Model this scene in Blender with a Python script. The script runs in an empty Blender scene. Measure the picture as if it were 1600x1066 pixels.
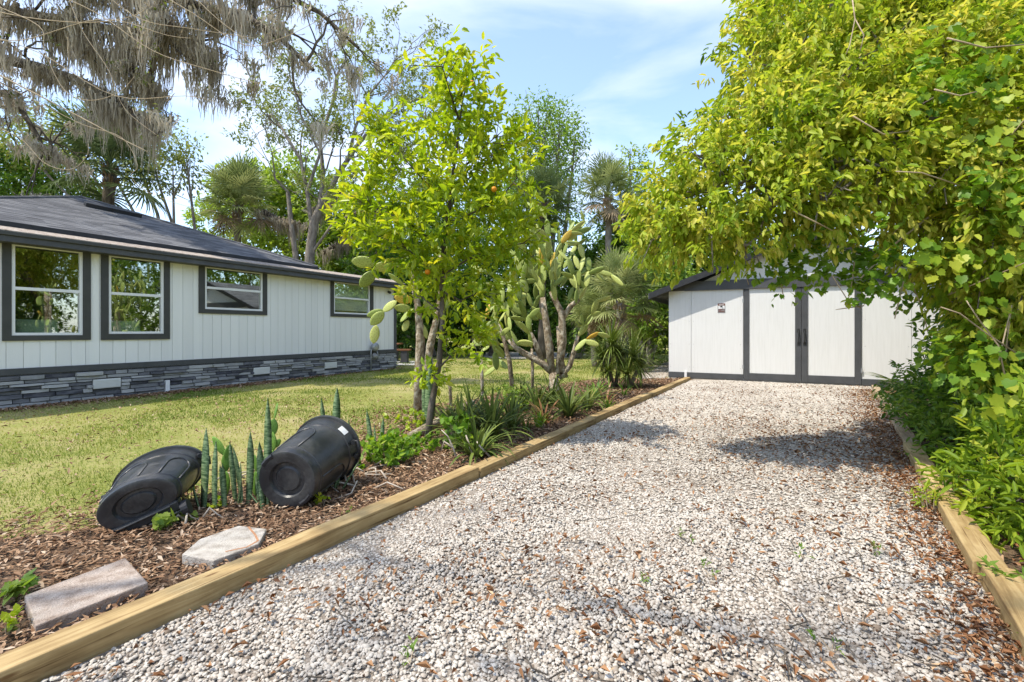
import bpy, math, random
import numpy as np
from mathutils import Vector, Matrix, Quaternion

S = bpy.context.scene
COL = S.collection
# ------------------------------------------------------------------ camera
F, CX, HY, H = 735.0, 800.0, 517.0, 1.25          # focal length in photo pixels, principal column, horizon row, eye height
cam_d = bpy.data.cameras.new('camera'); cam = bpy.data.objects.new('camera', cam_d); COL.objects.link(cam)
cam.location = (0, 0, H); cam.rotation_euler = (math.radians(90), 0, 0)
cam_d.sensor_width = 36; cam_d.lens = F / 1600 * 36; cam_d.shift_y = -16 / 1600
cam_d.clip_start = 0.05; cam_d.clip_end = 2000
S.camera = cam
# ------------------------------------------------------------------ sky
SUN_EL = math.radians(61)
SUN_H = Vector((-0.935, -0.355)).normalized()       # horizontal direction towards the sun
world = bpy.data.worlds.new('World'); S.world = world; world.use_nodes = True
nt = world.node_tree; nt.nodes.clear()
def N(t, k, **kw):
    n = t.nodes.new(k)
    for a, b in kw.items():
        if a[0] == '_': setattr(n, a[1:], b)
        else: n.inputs[a].default_value = b
    return n
wo = N(nt, 'ShaderNodeOutputWorld'); bg = N(nt, 'ShaderNodeBackground', Strength=0.15)
sky = N(nt, 'ShaderNodeTexSky', _sky_type='NISHITA'); sky.sun_disc = False
sky.sun_elevation = SUN_EL; sky.sun_rotation = math.atan2(SUN_H.x, SUN_H.y)
sky.air_density = 1.0; sky.dust_density = 0.6; sky.ozone_density = 3.0
tc = N(nt, 'ShaderNodeTexCoord'); mp = N(nt, 'ShaderNodeMapping'); mp.inputs['Scale'].default_value = (1.1, 1.6, 4.2); mp.inputs['Rotation'].default_value = (0.1, -0.35, 0.3)
mp.inputs['Location'].default_value = (0.35, 0.2, 0.1)
nz = N(nt, 'ShaderNodeTexNoise', Scale=1.7, Detail=7.0, Roughness=0.52, Distortion=0.5)
rp = N(nt, 'ShaderNodeValToRGB'); rp.color_ramp.elements[0].position = 0.42; rp.color_ramp.elements[1].position = 0.74
rp.color_ramp.elements[0].color = (0.10, 0.10, 0.10, 1); rp.color_ramp.elements[1].color = (0.8, 0.8, 0.8, 1)
mx = N(nt, 'ShaderNodeMix', _data_type='RGBA'); mx.inputs[7].default_value = (3.7, 3.8, 4.0, 1)
nt.links.new(tc.outputs['Generated'], mp.inputs['Vector']); nt.links.new(mp.outputs['Vector'], nz.inputs['Vector'])
nt.links.new(nz.outputs['Fac'], rp.inputs['Fac']); nt.links.new(rp.outputs['Color'], mx.inputs[0])
nt.links.new(sky.outputs['Color'], mx.inputs[6]); nt.links.new(mx.outputs[2], bg.inputs['Color']); nt.links.new(bg.outputs[0], wo.inputs[0])
# ------------------------------------------------------------------ sun
sd = bpy.data.lights.new('sun', 'SUN'); sd.energy = 2.4; sd.angle = math.radians(0.6); sd.color = (1.0, 0.935, 0.81)
sun = bpy.data.objects.new('sun', sd); COL.objects.link(sun); sun.location = (-4, -9, 20)
to_sun = Vector((SUN_H.x * math.cos(SUN_EL), SUN_H.y * math.cos(SUN_EL), math.sin(SUN_EL)))
sun.rotation_euler = to_sun.to_track_quat('Z', 'Y').to_euler()
# ------------------------------------------------------------------ exposure
S.view_settings.view_transform = 'Standard'; S.view_settings.look = 'None'
S.view_settings.exposure = 1.34; S.view_settings.gamma = 1.0; S.view_settings.use_curve_mapping = False
S.render.engine = 'CYCLES'; S.cycles.use_denoising = True
S.cycles.max_bounces = 8; S.cycles.diffuse_bounces = 3; S.cycles.glossy_bounces = 3; S.cycles.transmission_bounces = 6; S.cycles.transparent_max_bounces = 10
S.cycles.caustics_reflective = False; S.cycles.caustics_refractive = False

# ------------------------------------------------------------------ helpers
def P(px, py, Y): return Vector(((px - CX) / F * Y, Y, H + (HY - py) / F * Y))      # a sight line at a chosen distance
def G(px, py, z=0.0):
    Y = F * (H - z) / (py - HY); return Vector(((px - CX) / F * Y, Y, z))            # where a sight line meets the level z
def nrm(v): 
    v = np.asarray(v, float); return v / np.maximum(np.linalg.norm(v, axis=-1, keepdims=True), 1e-9)

class MB:
    def __init__(s): s.v = []; s.f = []
    def add(s, vs, fs):
        o = len(s.v); s.v += [tuple(v) for v in vs]; s.f += [tuple(i + o for i in f) for f in fs]; return s
    def fbox(s, fr, a0, a1, b0, b1, c0, c1):
        vs = [fr(a, b, c) for a in (a0, a1) for b in (b0, b1) for c in (c0, c1)]
        return s.add(vs, [(0, 1, 3, 2), (4, 6, 7, 5), (0, 4, 5, 1), (2, 3, 7, 6), (0, 2, 6, 4), (1, 5, 7, 3)])
    def box(s, x0, x1, y0, y1, z0, z1): return s.fbox(lambda a, b, c: (a, b, c), x0, x1, y0, y1, z0, z1)
    def prism(s, lo, hi):
        n = len(lo)
        return s.add(list(lo) + list(hi), [tuple(range(n))[::-1], tuple(range(n, 2 * n))] + [(i, (i + 1) % n, n + (i + 1) % n, n + i) for i in range(n)])
    def tube(s, pts, rad, n=6, cap=True):
        pts = [Vector(p) for p in pts]; m = len(pts)
        if not hasattr(rad, '__len__'): rad = [rad] * m
        vs = []; ref = None
        for i, p in enumerate(pts):
            d = (pts[min(i + 1, m - 1)] - pts[max(i - 1, 0)]).normalized()
            if ref is None: ref = d.orthogonal().normalized()
            ref = (ref - d * ref.dot(d))
            if ref.length < 1e-4: ref = d.orthogonal()
            ref.normalize(); b = d.cross(ref)
            for k in range(n):
                a = 2 * math.pi * k / n; vs.append(p + (ref * math.cos(a) + b * math.sin(a)) * rad[i])
        fs = [(i * n + k, i * n + (k + 1) % n, (i + 1) * n + (k + 1) % n, (i + 1) * n + k) for i in range(m - 1) for k in range(n)]
        if cap: fs += [tuple(range(n))[::-1], tuple(range((m - 1) * n, m * n))]
        return s.add(vs, fs)
    def lathe(s, prof, M, n=32):
        vs = [M @ Vector((r * math.cos(2 * math.pi * k / n), r * math.sin(2 * math.pi * k / n), z)) for r, z in prof for k in range(n)]
        fs = [(i * n + k, i * n + (k + 1) % n, (i + 1) * n + (k + 1) % n, (i + 1) * n + k) for i in range(len(prof) - 1) for k in range(n)]
        return s.add(vs, fs)
    def mesh(s, name, m, smooth=False):
        me = bpy.data.meshes.new(name); me.from_pydata(s.v, [], s.f); me.materials.append(m)
        if smooth: me.polygons.foreach_set('use_smooth', [True] * len(me.polygons))
        me.update(); return me

def np_mesh(name, V, Fc, m, tint=None, smooth=False):
    """V (N,3), Fc (K,3 or 4) numpy; tint per vertex"""
    me = bpy.data.meshes.new(name); k = Fc.shape[1]
    me.vertices.add(len(V)); me.vertices.foreach_set('co', np.ascontiguousarray(V, dtype=np.float32).ravel())
    me.loops.add(Fc.size); me.loops.foreach_set('vertex_index', np.ascontiguousarray(Fc, dtype=np.int32).ravel())
    me.polygons.add(len(Fc)); me.polygons.foreach_set('loop_start', np.arange(0, Fc.size, k, dtype=np.int32))
    if smooth: me.polygons.foreach_set('use_smooth', np.ones(len(Fc), dtype=bool))
    if tint is not None:
        at = me.attributes.new('tint', 'FLOAT', 'POINT'); at.data.foreach_set('value', np.ascontiguousarray(tint, dtype=np.float32))
    me.materials.append(m); me.update(calc_edges=True); me.validate(); return me

ROOTLOC = {}
def link(name, me, parent=None, M=None):
    o = bpy.data.objects.new(name, me); COL.objects.link(o)
    if M is not None: o.matrix_basis = M
    if parent is not None:
        o.parent = parent
        l = ROOTLOC.get(parent)
        if l is not None: o.matrix_parent_inverse = l
    return o
def tag(o, label=None, cat=None, group=None, kind=None):
    for k, v in (('label', label), ('category', cat), ('group', group), ('kind', kind)):
        if v: o[k] = v
    return o
def thing(name, label, cat, loc, group=None):
    o = bpy.data.objects.new(name, None); COL.objects.link(o); o.location = loc; o.empty_display_size = 0.1
    ROOTLOC[o] = Matrix.Translation(-Vector(loc)); return tag(o, label, cat, group)
def part(name, mb, m, parent, smooth=False, bevel=0):
    o = link(name, mb.mesh(name, m, smooth) if isinstance(mb, MB) else mb, parent)
    if bevel:
        b = o.modifiers.new('bevel', 'BEVEL'); b.width = bevel; b.segments = 2; b.limit_method = 'ANGLE'
    return o
def inst(name, me, parent, M):                      # a piece that shares its mesh; M is its place in the world
    o = link(name, me, parent)
    if isinstance(parent, bpy.types.Object) and parent not in ROOTLOC: pass
    o.matrix_basis = M; return o
def frame_from(p, axis, up):                         # X along axis, Z near up
    x = Vector(axis).normalized(); z = Vector(up); z = z - x * z.dot(x)
    if z.length < 1e-4: z = x.orthogonal()
    z.normalize(); y = z.cross(x)
    return Matrix(((x.x, y.x, z.x, p[0]), (x.y, y.y, z.y, p[1]), (x.z, y.z, z.z, p[2]), (0, 0, 0, 1)))

# ------------------------------------------------------------------ materials
def base_mat(name):
    m = bpy.data.materials.new(name); m.use_nodes = True; t = m.node_tree
    return m, t, t.nodes['Principled BSDF']
def ramp(t, stops):
    r = N(t, 'ShaderNodeValToRGB'); e = r.color_ramp.elements
    while len(e) < len(stops): e.new(0.5)
    for i, (p, c) in enumerate(stops): e[i].position = p; e[i].color = (*c, 1)
    return r
def noise_mat(name, stops, scale=5.0, stretch=(1, 1, 1), rough=0.7, bump=0.0, bscale=None, bstretch=None, detail=5.0, spec=0.3, distortion=0.0, dist=0.01, metal=0.0):
    m, t, b = base_mat(name)
    tc = N(t, 'ShaderNodeTexCoord'); mp = N(t, 'ShaderNodeMapping'); mp.inputs['Scale'].default_value = stretch
    t.links.new(tc.outputs['Object'], mp.inputs['Vector'])
    nz = N(t, 'ShaderNodeTexNoise', Scale=scale, Detail=detail, Roughness=0.6, Distortion=distortion); t.links.new(mp.outputs['Vector'], nz.inputs['Vector'])
    r = ramp(t, stops); t.links.new(nz.outputs['Fac'], r.inputs['Fac']); t.links.new(r.outputs['Color'], b.inputs['Base Color'])
    b.inputs['Roughness'].default_value = rough; b.inputs['Specular IOR Level'].default_value = spec; b.inputs['Metallic'].default_value = metal
    if bump:
        mp2 = N(t, 'ShaderNodeMapping'); mp2.inputs['Scale'].default_value = bstretch or stretch; t.links.new(tc.outputs['Object'], mp2.inputs['Vector'])
        n2 = N(t, 'ShaderNodeTexNoise', Scale=bscale or scale * 3, Detail=6.0, Roughness=0.65); t.links.new(mp2.outputs['Vector'], n2.inputs['Vector'])
        bp = N(t, 'ShaderNodeBump', Strength=bump, Distance=dist); t.links.new(n2.outputs['Fac'], bp.inputs['Height']); t.links.new(bp.outputs[0], b.inputs['Normal'])
    return m
def tint_mat(name, stops, rough=0.6, trans=0.0, tcol=None, spec=0.3):
    """colour picked by each piece's own 'tint' value; leaves let light through"""
    m, t, b = base_mat(name)
    at = N(t, 'ShaderNodeAttribute', _attribute_name='tint'); r = ramp(t, stops); t.links.new(at.outputs['Fac'], r.inputs['Fac'])
    t.links.new(r.outputs['Color'], b.inputs['Base Color']); b.inputs['Roughness'].default_value = rough; b.inputs['Specular IOR Level'].default_value = spec
    if trans:
        tr = N(t, 'ShaderNodeBsdfTranslucent'); mu = N(t, 'ShaderNodeMix', _data_type='RGBA', _blend_type='MULTIPLY'); mu.inputs[0].default_value = 1.0
        mu.inputs[7].default_value = (*(tcol or (1.5, 1.6, 0.6)), 1); t.links.new(r.outputs['Color'], mu.inputs[6]); t.links.new(mu.outputs[2], tr.inputs['Color'])
        ms = N(t, 'ShaderNodeMixShader', Fac=trans); out = t.nodes['Material Output']
        t.links.new(b.outputs[0], ms.inputs[1]); t.links.new(tr.outputs[0], ms.inputs[2]); t.links.new(ms.outputs[0], out.inputs['Surface'])
    return m
def obj_mat(name, stops, rough=0.6, trans=0.0, nscale=6, nmix=0.5, spec=0.3, bump=0.0, bscale=40, stretch=(1, 1, 1)):
    """colour varies from piece to piece (object random) and within it (noise)"""
    m, t, b = base_mat(name)
    oi = N(t, 'ShaderNodeObjectInfo'); tc = N(t, 'ShaderNodeTexCoord'); mp = N(t, 'ShaderNodeMapping'); mp.inputs['Scale'].default_value = stretch
    t.links.new(tc.outputs['Object'], mp.inputs['Vector'])
    nz = N(t, 'ShaderNodeTexNoise', Scale=nscale, Detail=5.0, Roughness=0.6, _noise_dimensions='4D'); t.links.new(mp.outputs['Vector'], nz.inputs['Vector'])
    w = N(t, 'ShaderNodeMath', _operation='MULTIPLY'); w.inputs[1].default_value = 37.0; t.links.new(oi.outputs['Random'], w.inputs[0]); t.links.new(w.outputs[0], nz.inputs['W'])
    mi = N(t, 'ShaderNodeMix', _data_type='FLOAT'); mi.inputs[0].default_value = nmix
    t.links.new(oi.outputs['Random'], mi.inputs[2]); t.links.new(nz.outputs['Fac'], mi.inputs[3])
    r = ramp(t, stops); t.links.new(mi.outputs[0], r.inputs['Fac']); t.links.new(r.outputs['Color'], b.inputs['Base Color'])
    b.inputs['Roughness'].default_value = rough; b.inputs['Specular IOR Level'].default_value = spec
    if bump:
        n2 = N(t, 'ShaderNodeTexNoise', Scale=bscale, Detail=5.0); t.links.new(mp.outputs['Vector'], n2.inputs['Vector'])
        bp = N(t, 'ShaderNodeBump', Strength=bump, Distance=0.01); t.links.new(n2.outputs['Fac'], bp.inputs['Height']); t.links.new(bp.outputs[0], b.inputs['Normal'])
    if trans:
        tr = N(t, 'ShaderNodeBsdfTranslucent'); t.links.new(r.outputs['Color'], tr.inputs['Color']); ms = N(t, 'ShaderNodeMixShader', Fac=trans)
        out = t.nodes['Material Output']; t.links.new(b.outputs[0], ms.inputs[1]); t.links.new(tr.outputs[0], ms.inputs[2]); t.links.new(ms.outputs[0], out.inputs['Surface'])
    return m

M = {}
M['white_paint'] = noise_mat('white_paint', [(0.3, (0.62, 0.62, 0.60)), (0.7, (0.71, 0.71, 0.69))], 2.5, (1, 1, 0.35), 0.6, 0.15, 60, (3, 3, 0.4), dist=0.004)
M['shed_paint'] = noise_mat('shed_paint', [(0.25, (0.655, 0.65, 0.63)), (0.5, (0.70, 0.695, 0.68)), (0.7, (0.725, 0.72, 0.705))], 3.0, (9, 9, 0.6), 0.65, 0.3, 6, (30, 30, 1.2), detail=9.0, dist=0.004)
M['siding_paint'] = obj_mat('siding_paint', [(0.2, (0.74, 0.735, 0.715)), (0.8, (0.83, 0.825, 0.80))], 0.6, 0, 3, 0.6, 0.3, 0.15, 70, (3, 3, 0.3))
M['white_vinyl'] = noise_mat('white_vinyl', [(0.3, (0.75, 0.75, 0.74)), (0.7, (0.8, 0.8, 0.8))], 3, rough=0.35)
M['grey_trim'] = noise_mat('grey_trim', [(0.3, (0.062, 0.064, 0.068)), (0.7, (0.085, 0.087, 0.092))], 4, (1, 1, 1), 0.55, 0.12, 50)
M['olive_trim'] = noise_mat('olive_trim', [(0.3, (0.052, 0.053, 0.050)), (0.7, (0.068, 0.068, 0.064))], 4, (1, 1, 1), 0.55, 0.1, 50)
M['tan_ledge'] = noise_mat('tan_ledge', [(0.3, (0.20, 0.15, 0.11)), (0.5, (0.36, 0.30, 0.25)), (0.75, (0.47, 0.42, 0.37))], 14, rough=0.9, bump=0.6, bscale=50, dist=0.02)
M['black_edge'] = noise_mat('black_edge', [(0.3, (0.018, 0.018, 0.02)), (0.7, (0.035, 0.035, 0.038))], 8, rough=0.5)
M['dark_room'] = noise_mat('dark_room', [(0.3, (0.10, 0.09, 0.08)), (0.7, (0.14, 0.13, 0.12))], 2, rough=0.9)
M['stone'] = obj_mat('ledge_stone', [(0.2, (0.05, 0.05, 0.062)), (0.33, (0.14, 0.14, 0.15)), (0.52, (0.27, 0.27, 0.27)), (0.8, (0.42, 0.415, 0.40))], 0.85, 0, 7, 0.42, 0.25, 0.9, 30, (1, 1, 2.5))
M['mortar'] = noise_mat('mortar', [(0.3, (0.05, 0.05, 0.052)), (0.7, (0.09, 0.09, 0.09))], 20, rough=0.95)
M['concrete'] = noise_mat('concrete', [(0.3, (0.30, 0.295, 0.28)), (0.7, (0.42, 0.41, 0.40))], 6, rough=0.9, bump=0.5, bscale=90)
M['black_metal'] = noise_mat('black_metal', [(0.3, (0.015, 0.015, 0.016)), (0.7, (0.03, 0.03, 0.03))], 12, rough=0.4, spec=0.5)
M['galvanised'] = noise_mat('galvanised', [(0.3, (0.28, 0.29, 0.30)), (0.7, (0.42, 0.43, 0.44))], 10, rough=0.45, metal=0.5)
M['green_cushion'] = noise_mat('green_cushion', [(0.3, (0.42, 0.55, 0.34)), (0.7, (0.52, 0.66, 0.44))], 8, rough=0.9)
def shingle_mat():
    m, t, b = base_mat('shingles')
    tc = N(t, 'ShaderNodeTexCoord'); mp = N(t, 'ShaderNodeMapping'); t.links.new(tc.outputs['Object'], mp.inputs['Vector'])
    mp.inputs['Rotation'].default_value = (0, 0, -math.atan2(0.889, 0.457)); mp.inputs['Scale'].default_value = (3.2, 3.2, 22)
    v = N(t, 'ShaderNodeTexVoronoi', Scale=1.0); t.links.new(mp.outputs[0], v.inputs['Vector'])
    sp = N(t, 'ShaderNodeSeparateColor'); t.links.new(v.outputs['Color'], sp.inputs[0])
    n2 = N(t, 'ShaderNodeTexNoise', Scale=90.0, Detail=3.0); t.links.new(tc.outputs['Object'], n2.inputs['Vector'])
    n3 = N(t, 'ShaderNodeTexNoise', Scale=0.9, Detail=4.0); t.links.new(tc.outputs['Object'], n3.inputs['Vector'])
    a = N(t, 'ShaderNodeMix', _data_type='FLOAT'); a.inputs[0].default_value = 0.45; t.links.new(sp.outputs[0], a.inputs[2]); t.links.new(n2.outputs['Fac'], a.inputs[3])
    a2 = N(t, 'ShaderNodeMix', _data_type='FLOAT'); a2.inputs[0].default_value = 0.3; t.links.new(a.outputs[0], a2.inputs[2]); t.links.new(n3.outputs['Fac'], a2.inputs[3])
    r = ramp(t, [(0.2, (0.055, 0.055, 0.06)), (0.5, (0.115, 0.115, 0.122)), (0.8, (0.21, 0.208, 0.213))]); t.links.new(a2.outputs[0], r.inputs['Fac'])
    t.links.new(r.outputs['Color'], b.inputs['Base Color']); b.inputs['Roughness'].default_value = 0.92; b.inputs['Specular IOR Level'].default_value = 0.2
    bp = N(t, 'ShaderNodeBump', Strength=0.5, Distance=0.01); t.links.new(n2.outputs['Fac'], bp.inputs['Height']); t.links.new(bp.outputs[0], b.inputs['Normal'])
    return m
M['shingle'] = shingle_mat()
def glass_mat(name, refl, tint=(1, 1, 1)):
    m, t, b = base_mat(name); t.nodes.remove(b)
    gl = N(t, 'ShaderNodeBsdfGlossy', Roughness=0.015); gl.inputs['Color'].default_value = (0.92, 0.96, 0.92, 1); tr = N(t, 'ShaderNodeBsdfTransparent'); tr.inputs['Color'].default_value = (*tint, 1)
    ms = N(t, 'ShaderNodeMixShader', Fac=refl)
    n2 = N(t, 'ShaderNodeTexNoise', Scale=1.3, Detail=1.0); bp = N(t, 'ShaderNodeBump', Strength=0.03, Distance=0.02)
    tc = N(t, 'ShaderNodeTexCoord'); t.links.new(tc.outputs['Object'], n2.inputs['Vector']); t.links.new(n2.outputs['Fac'], bp.inputs['Height']); t.links.new(bp.outputs[0], gl.inputs['Normal'])
    t.links.new(tr.outputs[0], ms.inputs[1]); t.links.new(gl.outputs[0], ms.inputs[2]); t.links.new(ms.outputs[0], t.nodes['Material Output'].inputs['Surface'])
    return m
M['glass'] = glass_mat('window_glass', 0.27, (0.93, 0.95, 0.93))
M['blind'] = noise_mat('blind', [(0.3, (0.62, 0.68, 0.64)), (0.7, (0.74, 0.78, 0.75))], 3, rough=0.8)
M['timber'] = None
def timber_mat(name, c0, c1, c2):
    m, t, b = base_mat(name)
    tc = N(t, 'ShaderNodeTexCoord'); oi = N(t, 'ShaderNodeObjectInfo')
    ad = N(t, 'ShaderNodeVectorMath', _operation='ADD'); sc = N(t, 'ShaderNodeVectorMath', _operation='SCALE'); sc.inputs['Scale'].default_value = 23.0
    cb = N(t, 'ShaderNodeCombineXYZ'); [t.links.new(oi.outputs['Random'], cb.inputs[k]) for k in range(3)]
    t.links.new(cb.outputs[0], sc.inputs[0]); t.links.new(tc.outputs['Object'], ad.inputs[0]); t.links.new(sc.outputs[0], ad.inputs[1])
    mp = N(t, 'ShaderNodeMapping'); mp.inputs['Scale'].default_value = (0.9, 14, 14); t.links.new(ad.outputs[0], mp.inputs['Vector'])
    n1 = N(t, 'ShaderNodeTexNoise', Scale=2.0, Detail=8.0, Roughness=0.6, Distortion=1.2); t.links.new(mp.outputs[0], n1.inputs['Vector'])
    n2 = N(t, 'ShaderNodeTexNoise', Scale=3.0, Detail=4.0); t.links.new(ad.outputs[0], n2.inputs['Vector'])
    mi = N(t, 'ShaderNodeMix', _data_type='FLOAT'); mi.inputs[0].default_value = 0.4; t.links.new(n1.outputs['Fac'], mi.inputs[2]); t.links.new(n2.outputs['Fac'], mi.inputs[3])
    r = ramp(t, [(0.36, c0), (0.5, c1), (0.64, c2)]); t.links.new(mi.outputs[0], r.inputs['Fac'])
    v = N(t, 'ShaderNodeTexVoronoi', Scale=4.5); mpv = N(t, 'ShaderNodeMapping'); mpv.inputs['Scale'].default_value = (0.6, 2.2, 2.2); t.links.new(ad.outputs[0], mpv.inputs['Vector']); t.links.new(mpv.outputs[0], v.inputs['Vector'])
    kr = ramp(t, [(0.05, (0.28, 0.17, 0.10)), (0.12, (1, 1, 1))]); t.links.new(v.outputs['Distance'], kr.inputs['Fac'])
    mu = N(t, 'ShaderNodeMix', _data_type='RGBA', _blend_type='MULTIPLY'); mu.inputs[0].default_value = 0.8; t.links.new(r.outputs['Color'], mu.inputs[6]); t.links.new(kr.outputs['Color'], mu.inputs[7])
    mpc = N(t, 'ShaderNodeMapping'); mpc.inputs['Scale'].default_value = (1.3, 46, 46); t.links.new(ad.outputs[0], mpc.inputs['Vector'])
    nc = N(t, 'ShaderNodeTexNoise', Scale=1.0, Detail=3.0, Distortion=0.4); t.links.new(mpc.outputs[0], nc.inputs['Vector'])
    cr = ramp(t, [(0.30, (0.30, 0.22, 0.15)), (0.37, (1, 1, 1))]); t.links.new(nc.outputs['Fac'], cr.inputs['Fac'])
    st = N(t, 'ShaderNodeTexNoise', Scale=1.4, Detail=6.0, Roughness=0.7); t.links.new(ad.outputs[0], st.inputs['Vector'])
    sr = ramp(t, [(0.35, (0.62, 0.58, 0.52)), (0.6, (1, 1, 1))]); t.links.new(st.outputs['Fac'], sr.inputs['Fac'])
    m2 = N(t, 'ShaderNodeMix', _data_type='RGBA', _blend_type='MULTIPLY'); m2.inputs[0].default_value = 0.9; t.links.new(mu.outputs[2], m2.inputs[6]); t.links.new(cr.outputs['Color'], m2.inputs[7])
    m3 = N(t, 'ShaderNodeMix', _data_type='RGBA', _blend_type='MULTIPLY'); m3.inputs[0].default_value = 0.8; t.links.new(m2.outputs[2], m3.inputs[6]); t.links.new(sr.outputs['Color'], m3.inputs[7]); mu = m3
    t.links.new(mu.outputs[2], b.inputs['Base Color']); b.inputs['Roughness'].default_value = 0.75; b.inputs['Specular IOR Level'].default_value = 0.25
    bp = N(t, 'ShaderNodeBump', Strength=0.35, Distance=0.006); t.links.new(n1.outputs['Fac'], bp.inputs['Height']); t.links.new(bp.outputs[0], b.inputs['Normal'])
    return m
M['timber'] = timber_mat('treated_timber', (0.22, 0.14, 0.06), (0.39, 0.272, 0.125), (0.52, 0.39, 0.20))
M['old_timber'] = timber_mat('weathered_timber', (0.22, 0.15, 0.09), (0.40, 0.30, 0.19), (0.52, 0.42, 0.30))
M['bench_wood'] = timber_mat('bench_wood', (0.14, 0.06, 0.03), (0.22, 0.10, 0.05), (0.30, 0.15, 0.08))
M['slab_pink'] = noise_mat('slab_pink', [(0.34, (0.28, 0.21, 0.165)), (0.5, (0.43, 0.345, 0.285)), (0.68, (0.52, 0.44, 0.375))], 16, rough=0.95, bump=1.0, bscale=110, dist=0.012, detail=10.0)
M['slab_grey'] = noise_mat('slab_grey', [(0.34, (0.32, 0.28, 0.235)), (0.5, (0.47, 0.425, 0.37)), (0.68, (0.56, 0.52, 0.46))], 16, rough=0.95, bump=1.0, bscale=110, dist=0.012, detail=10.0)
M['rust'] = noise_mat('rust', [(0.3, (0.30, 0.13, 0.06)), (0.7, (0.42, 0.24, 0.14))], 30, rough=0.95)
M['bin_plastic'] = noise_mat('bin_plastic', [(0.3, (0.016, 0.017, 0.019)), (0.7, (0.034, 0.035, 0.038))], 5, rough=0.33, spec=0.5, bump=0.08, bscale=25)
M['bin_dark'] = noise_mat('bin_dark', [(0.3, (0.012, 0.012, 0.013)), (0.7, (0.022, 0.022, 0.024))], 6, rough=0.5, spec=0.4)
M['bark_grey'] = noise_mat('bark_grey', [(0.3, (0.12, 0.10, 0.085)), (0.55, (0.24, 0.21, 0.18)), (0.75, (0.36, 0.33, 0.29))], 9, (1, 1, 0.35), 0.95, 0.9, 22, dist=0.03)
M['bark_dark'] = noise_mat('bark_dark', [(0.3, (0.05, 0.04, 0.03)), (0.55, (0.11, 0.09, 0.07)), (0.75, (0.19, 0.16, 0.13))], 9, (1, 1, 0.35), 0.95, 0.9, 22, dist=0.03)
M['cactus_bark'] = noise_mat('cactus_bark', [(0.32, (0.12, 0.085, 0.055)), (0.48, (0.32, 0.25, 0.17)), (0.66, (0.56, 0.50, 0.40))], 16, (1, 1, 0.7), 0.95, 1.0, 24, dist=0.05)
M['vine_stem'] = noise_mat('vine_stem', [(0.3, (0.30, 0.22, 0.14)), (0.7, (0.50, 0.40, 0.28))], 10, rough=0.8)
M['dead_twig'] = noise_mat('dead_twig', [(0.3, (0.33, 0.27, 0.21)), (0.7, (0.55, 0.48, 0.40))], 12, rough=0.9)
M['moss'] = tint_mat('spanish_moss', [(0.0, (0.22, 0.185, 0.145)), (0.5, (0.42, 0.375, 0.31)), (1.0, (0.60, 0.55, 0.47))], 0.95, 0.35, (1.1, 1.05, 0.95), 0.1)
M['leaf_bright'] = tint_mat('leaf_bright', [(0.0, (0.08, 0.16, 0.012)), (0.4, (0.25, 0.36, 0.025)), (0.75, (0.42, 0.49, 0.05)), (1.0, (0.56, 0.53, 0.10))], 0.5, 0.5, (1.3, 1.25, 0.8), 0.25)
M['leaf_citrus'] = tint_mat('leaf_citrus', [(0.0, (0.09, 0.18, 0.010)), (0.4, (0.27, 0.38, 0.018)), (0.8, (0.43, 0.49, 0.035)), (1.0, (0.54, 0.50, 0.05))], 0.4, 0.5, (1.35, 1.35, 0.5), 0.4)
M['leaf_mid'] = tint_mat('leaf_mid', [(0.0, (0.06, 0.12, 0.018)), (0.5, (0.15, 0.25, 0.035)), (1.0, (0.30, 0.38, 0.07))], 0.5, 0.4, (1.4, 1.5, 0.6), 0.3)
M['leaf_dark'] = tint_mat('leaf_dark', [(0.0, (0.035, 0.08, 0.015)), (0.5, (0.085, 0.17, 0.026)), (1.0, (0.19, 0.29, 0.05))], 0.45, 0.36, (1.4, 1.5, 0.6), 0.35)
M['leaf_oak'] = tint_mat('leaf_oak', [(0.0, (0.08, 0.10, 0.03)), (0.5, (0.19, 0.23, 0.07)), (1.0, (0.33, 0.35, 0.12))], 0.6, 0.3, (1.3, 1.35, 0.7), 0.2)
M['leaf_vine'] = tint_mat('leaf_vine', [(0.0, (0.07, 0.17, 0.02)), (0.5, (0.17, 0.30, 0.025)), (1.0, (0.40, 0.45, 0.05))], 0.45, 0.42, (1.4, 1.4, 0.6), 0.3)
M['vine_piece'] = obj_mat('vine_leaf', [(0.2, (0.10, 0.20, 0.015)), (0.55, (0.25, 0.36, 0.02)), (0.85, (0.45, 0.46, 0.05))], 0.45, 0.4, 8, 0.3)
M['palm_leaf'] = obj_mat('palm_leaf', [(0.2, (0.13, 0.17, 0.05)), (0.5, (0.27, 0.32, 0.11)), (0.85, (0.44, 0.45, 0.19))], 0.55, 0.3, 4, 0.4, 0.15)
M['palm_dark'] = obj_mat('palm_dark', [(0.2, (0.06, 0.095, 0.035)), (0.5, (0.13, 0.18, 0.065)), (0.85, (0.24, 0.28, 0.11))], 0.55, 0.25, 4, 0.4, 0.15)
M['palm_dead'] = obj_mat('palm_dead', [(0.2, (0.14, 0.09, 0.05)), (0.8, (0.33, 0.25, 0.15))], 0.9, 0.1, 4, 0.4)
M['snake'] = None
M['brom'] = obj_mat('bromeliad_leaf', [(0.2, (0.05, 0.075, 0.018)), (0.5, (0.12, 0.165, 0.035)), (0.75, (0.21, 0.26, 0.055)), (0.95, (0.28, 0.16, 0.06))], 0.5, 0.25, 5, 0.4, 0.18)
M['brom_red'] = obj_mat('bromeliad_red', [(0.2, (0.10, 0.09, 0.02)), (0.6, (0.26, 0.13, 0.05)), (0.95, (0.34, 0.10, 0.07))], 0.4, 0.2, 5, 0.4, 0.4)
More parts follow.
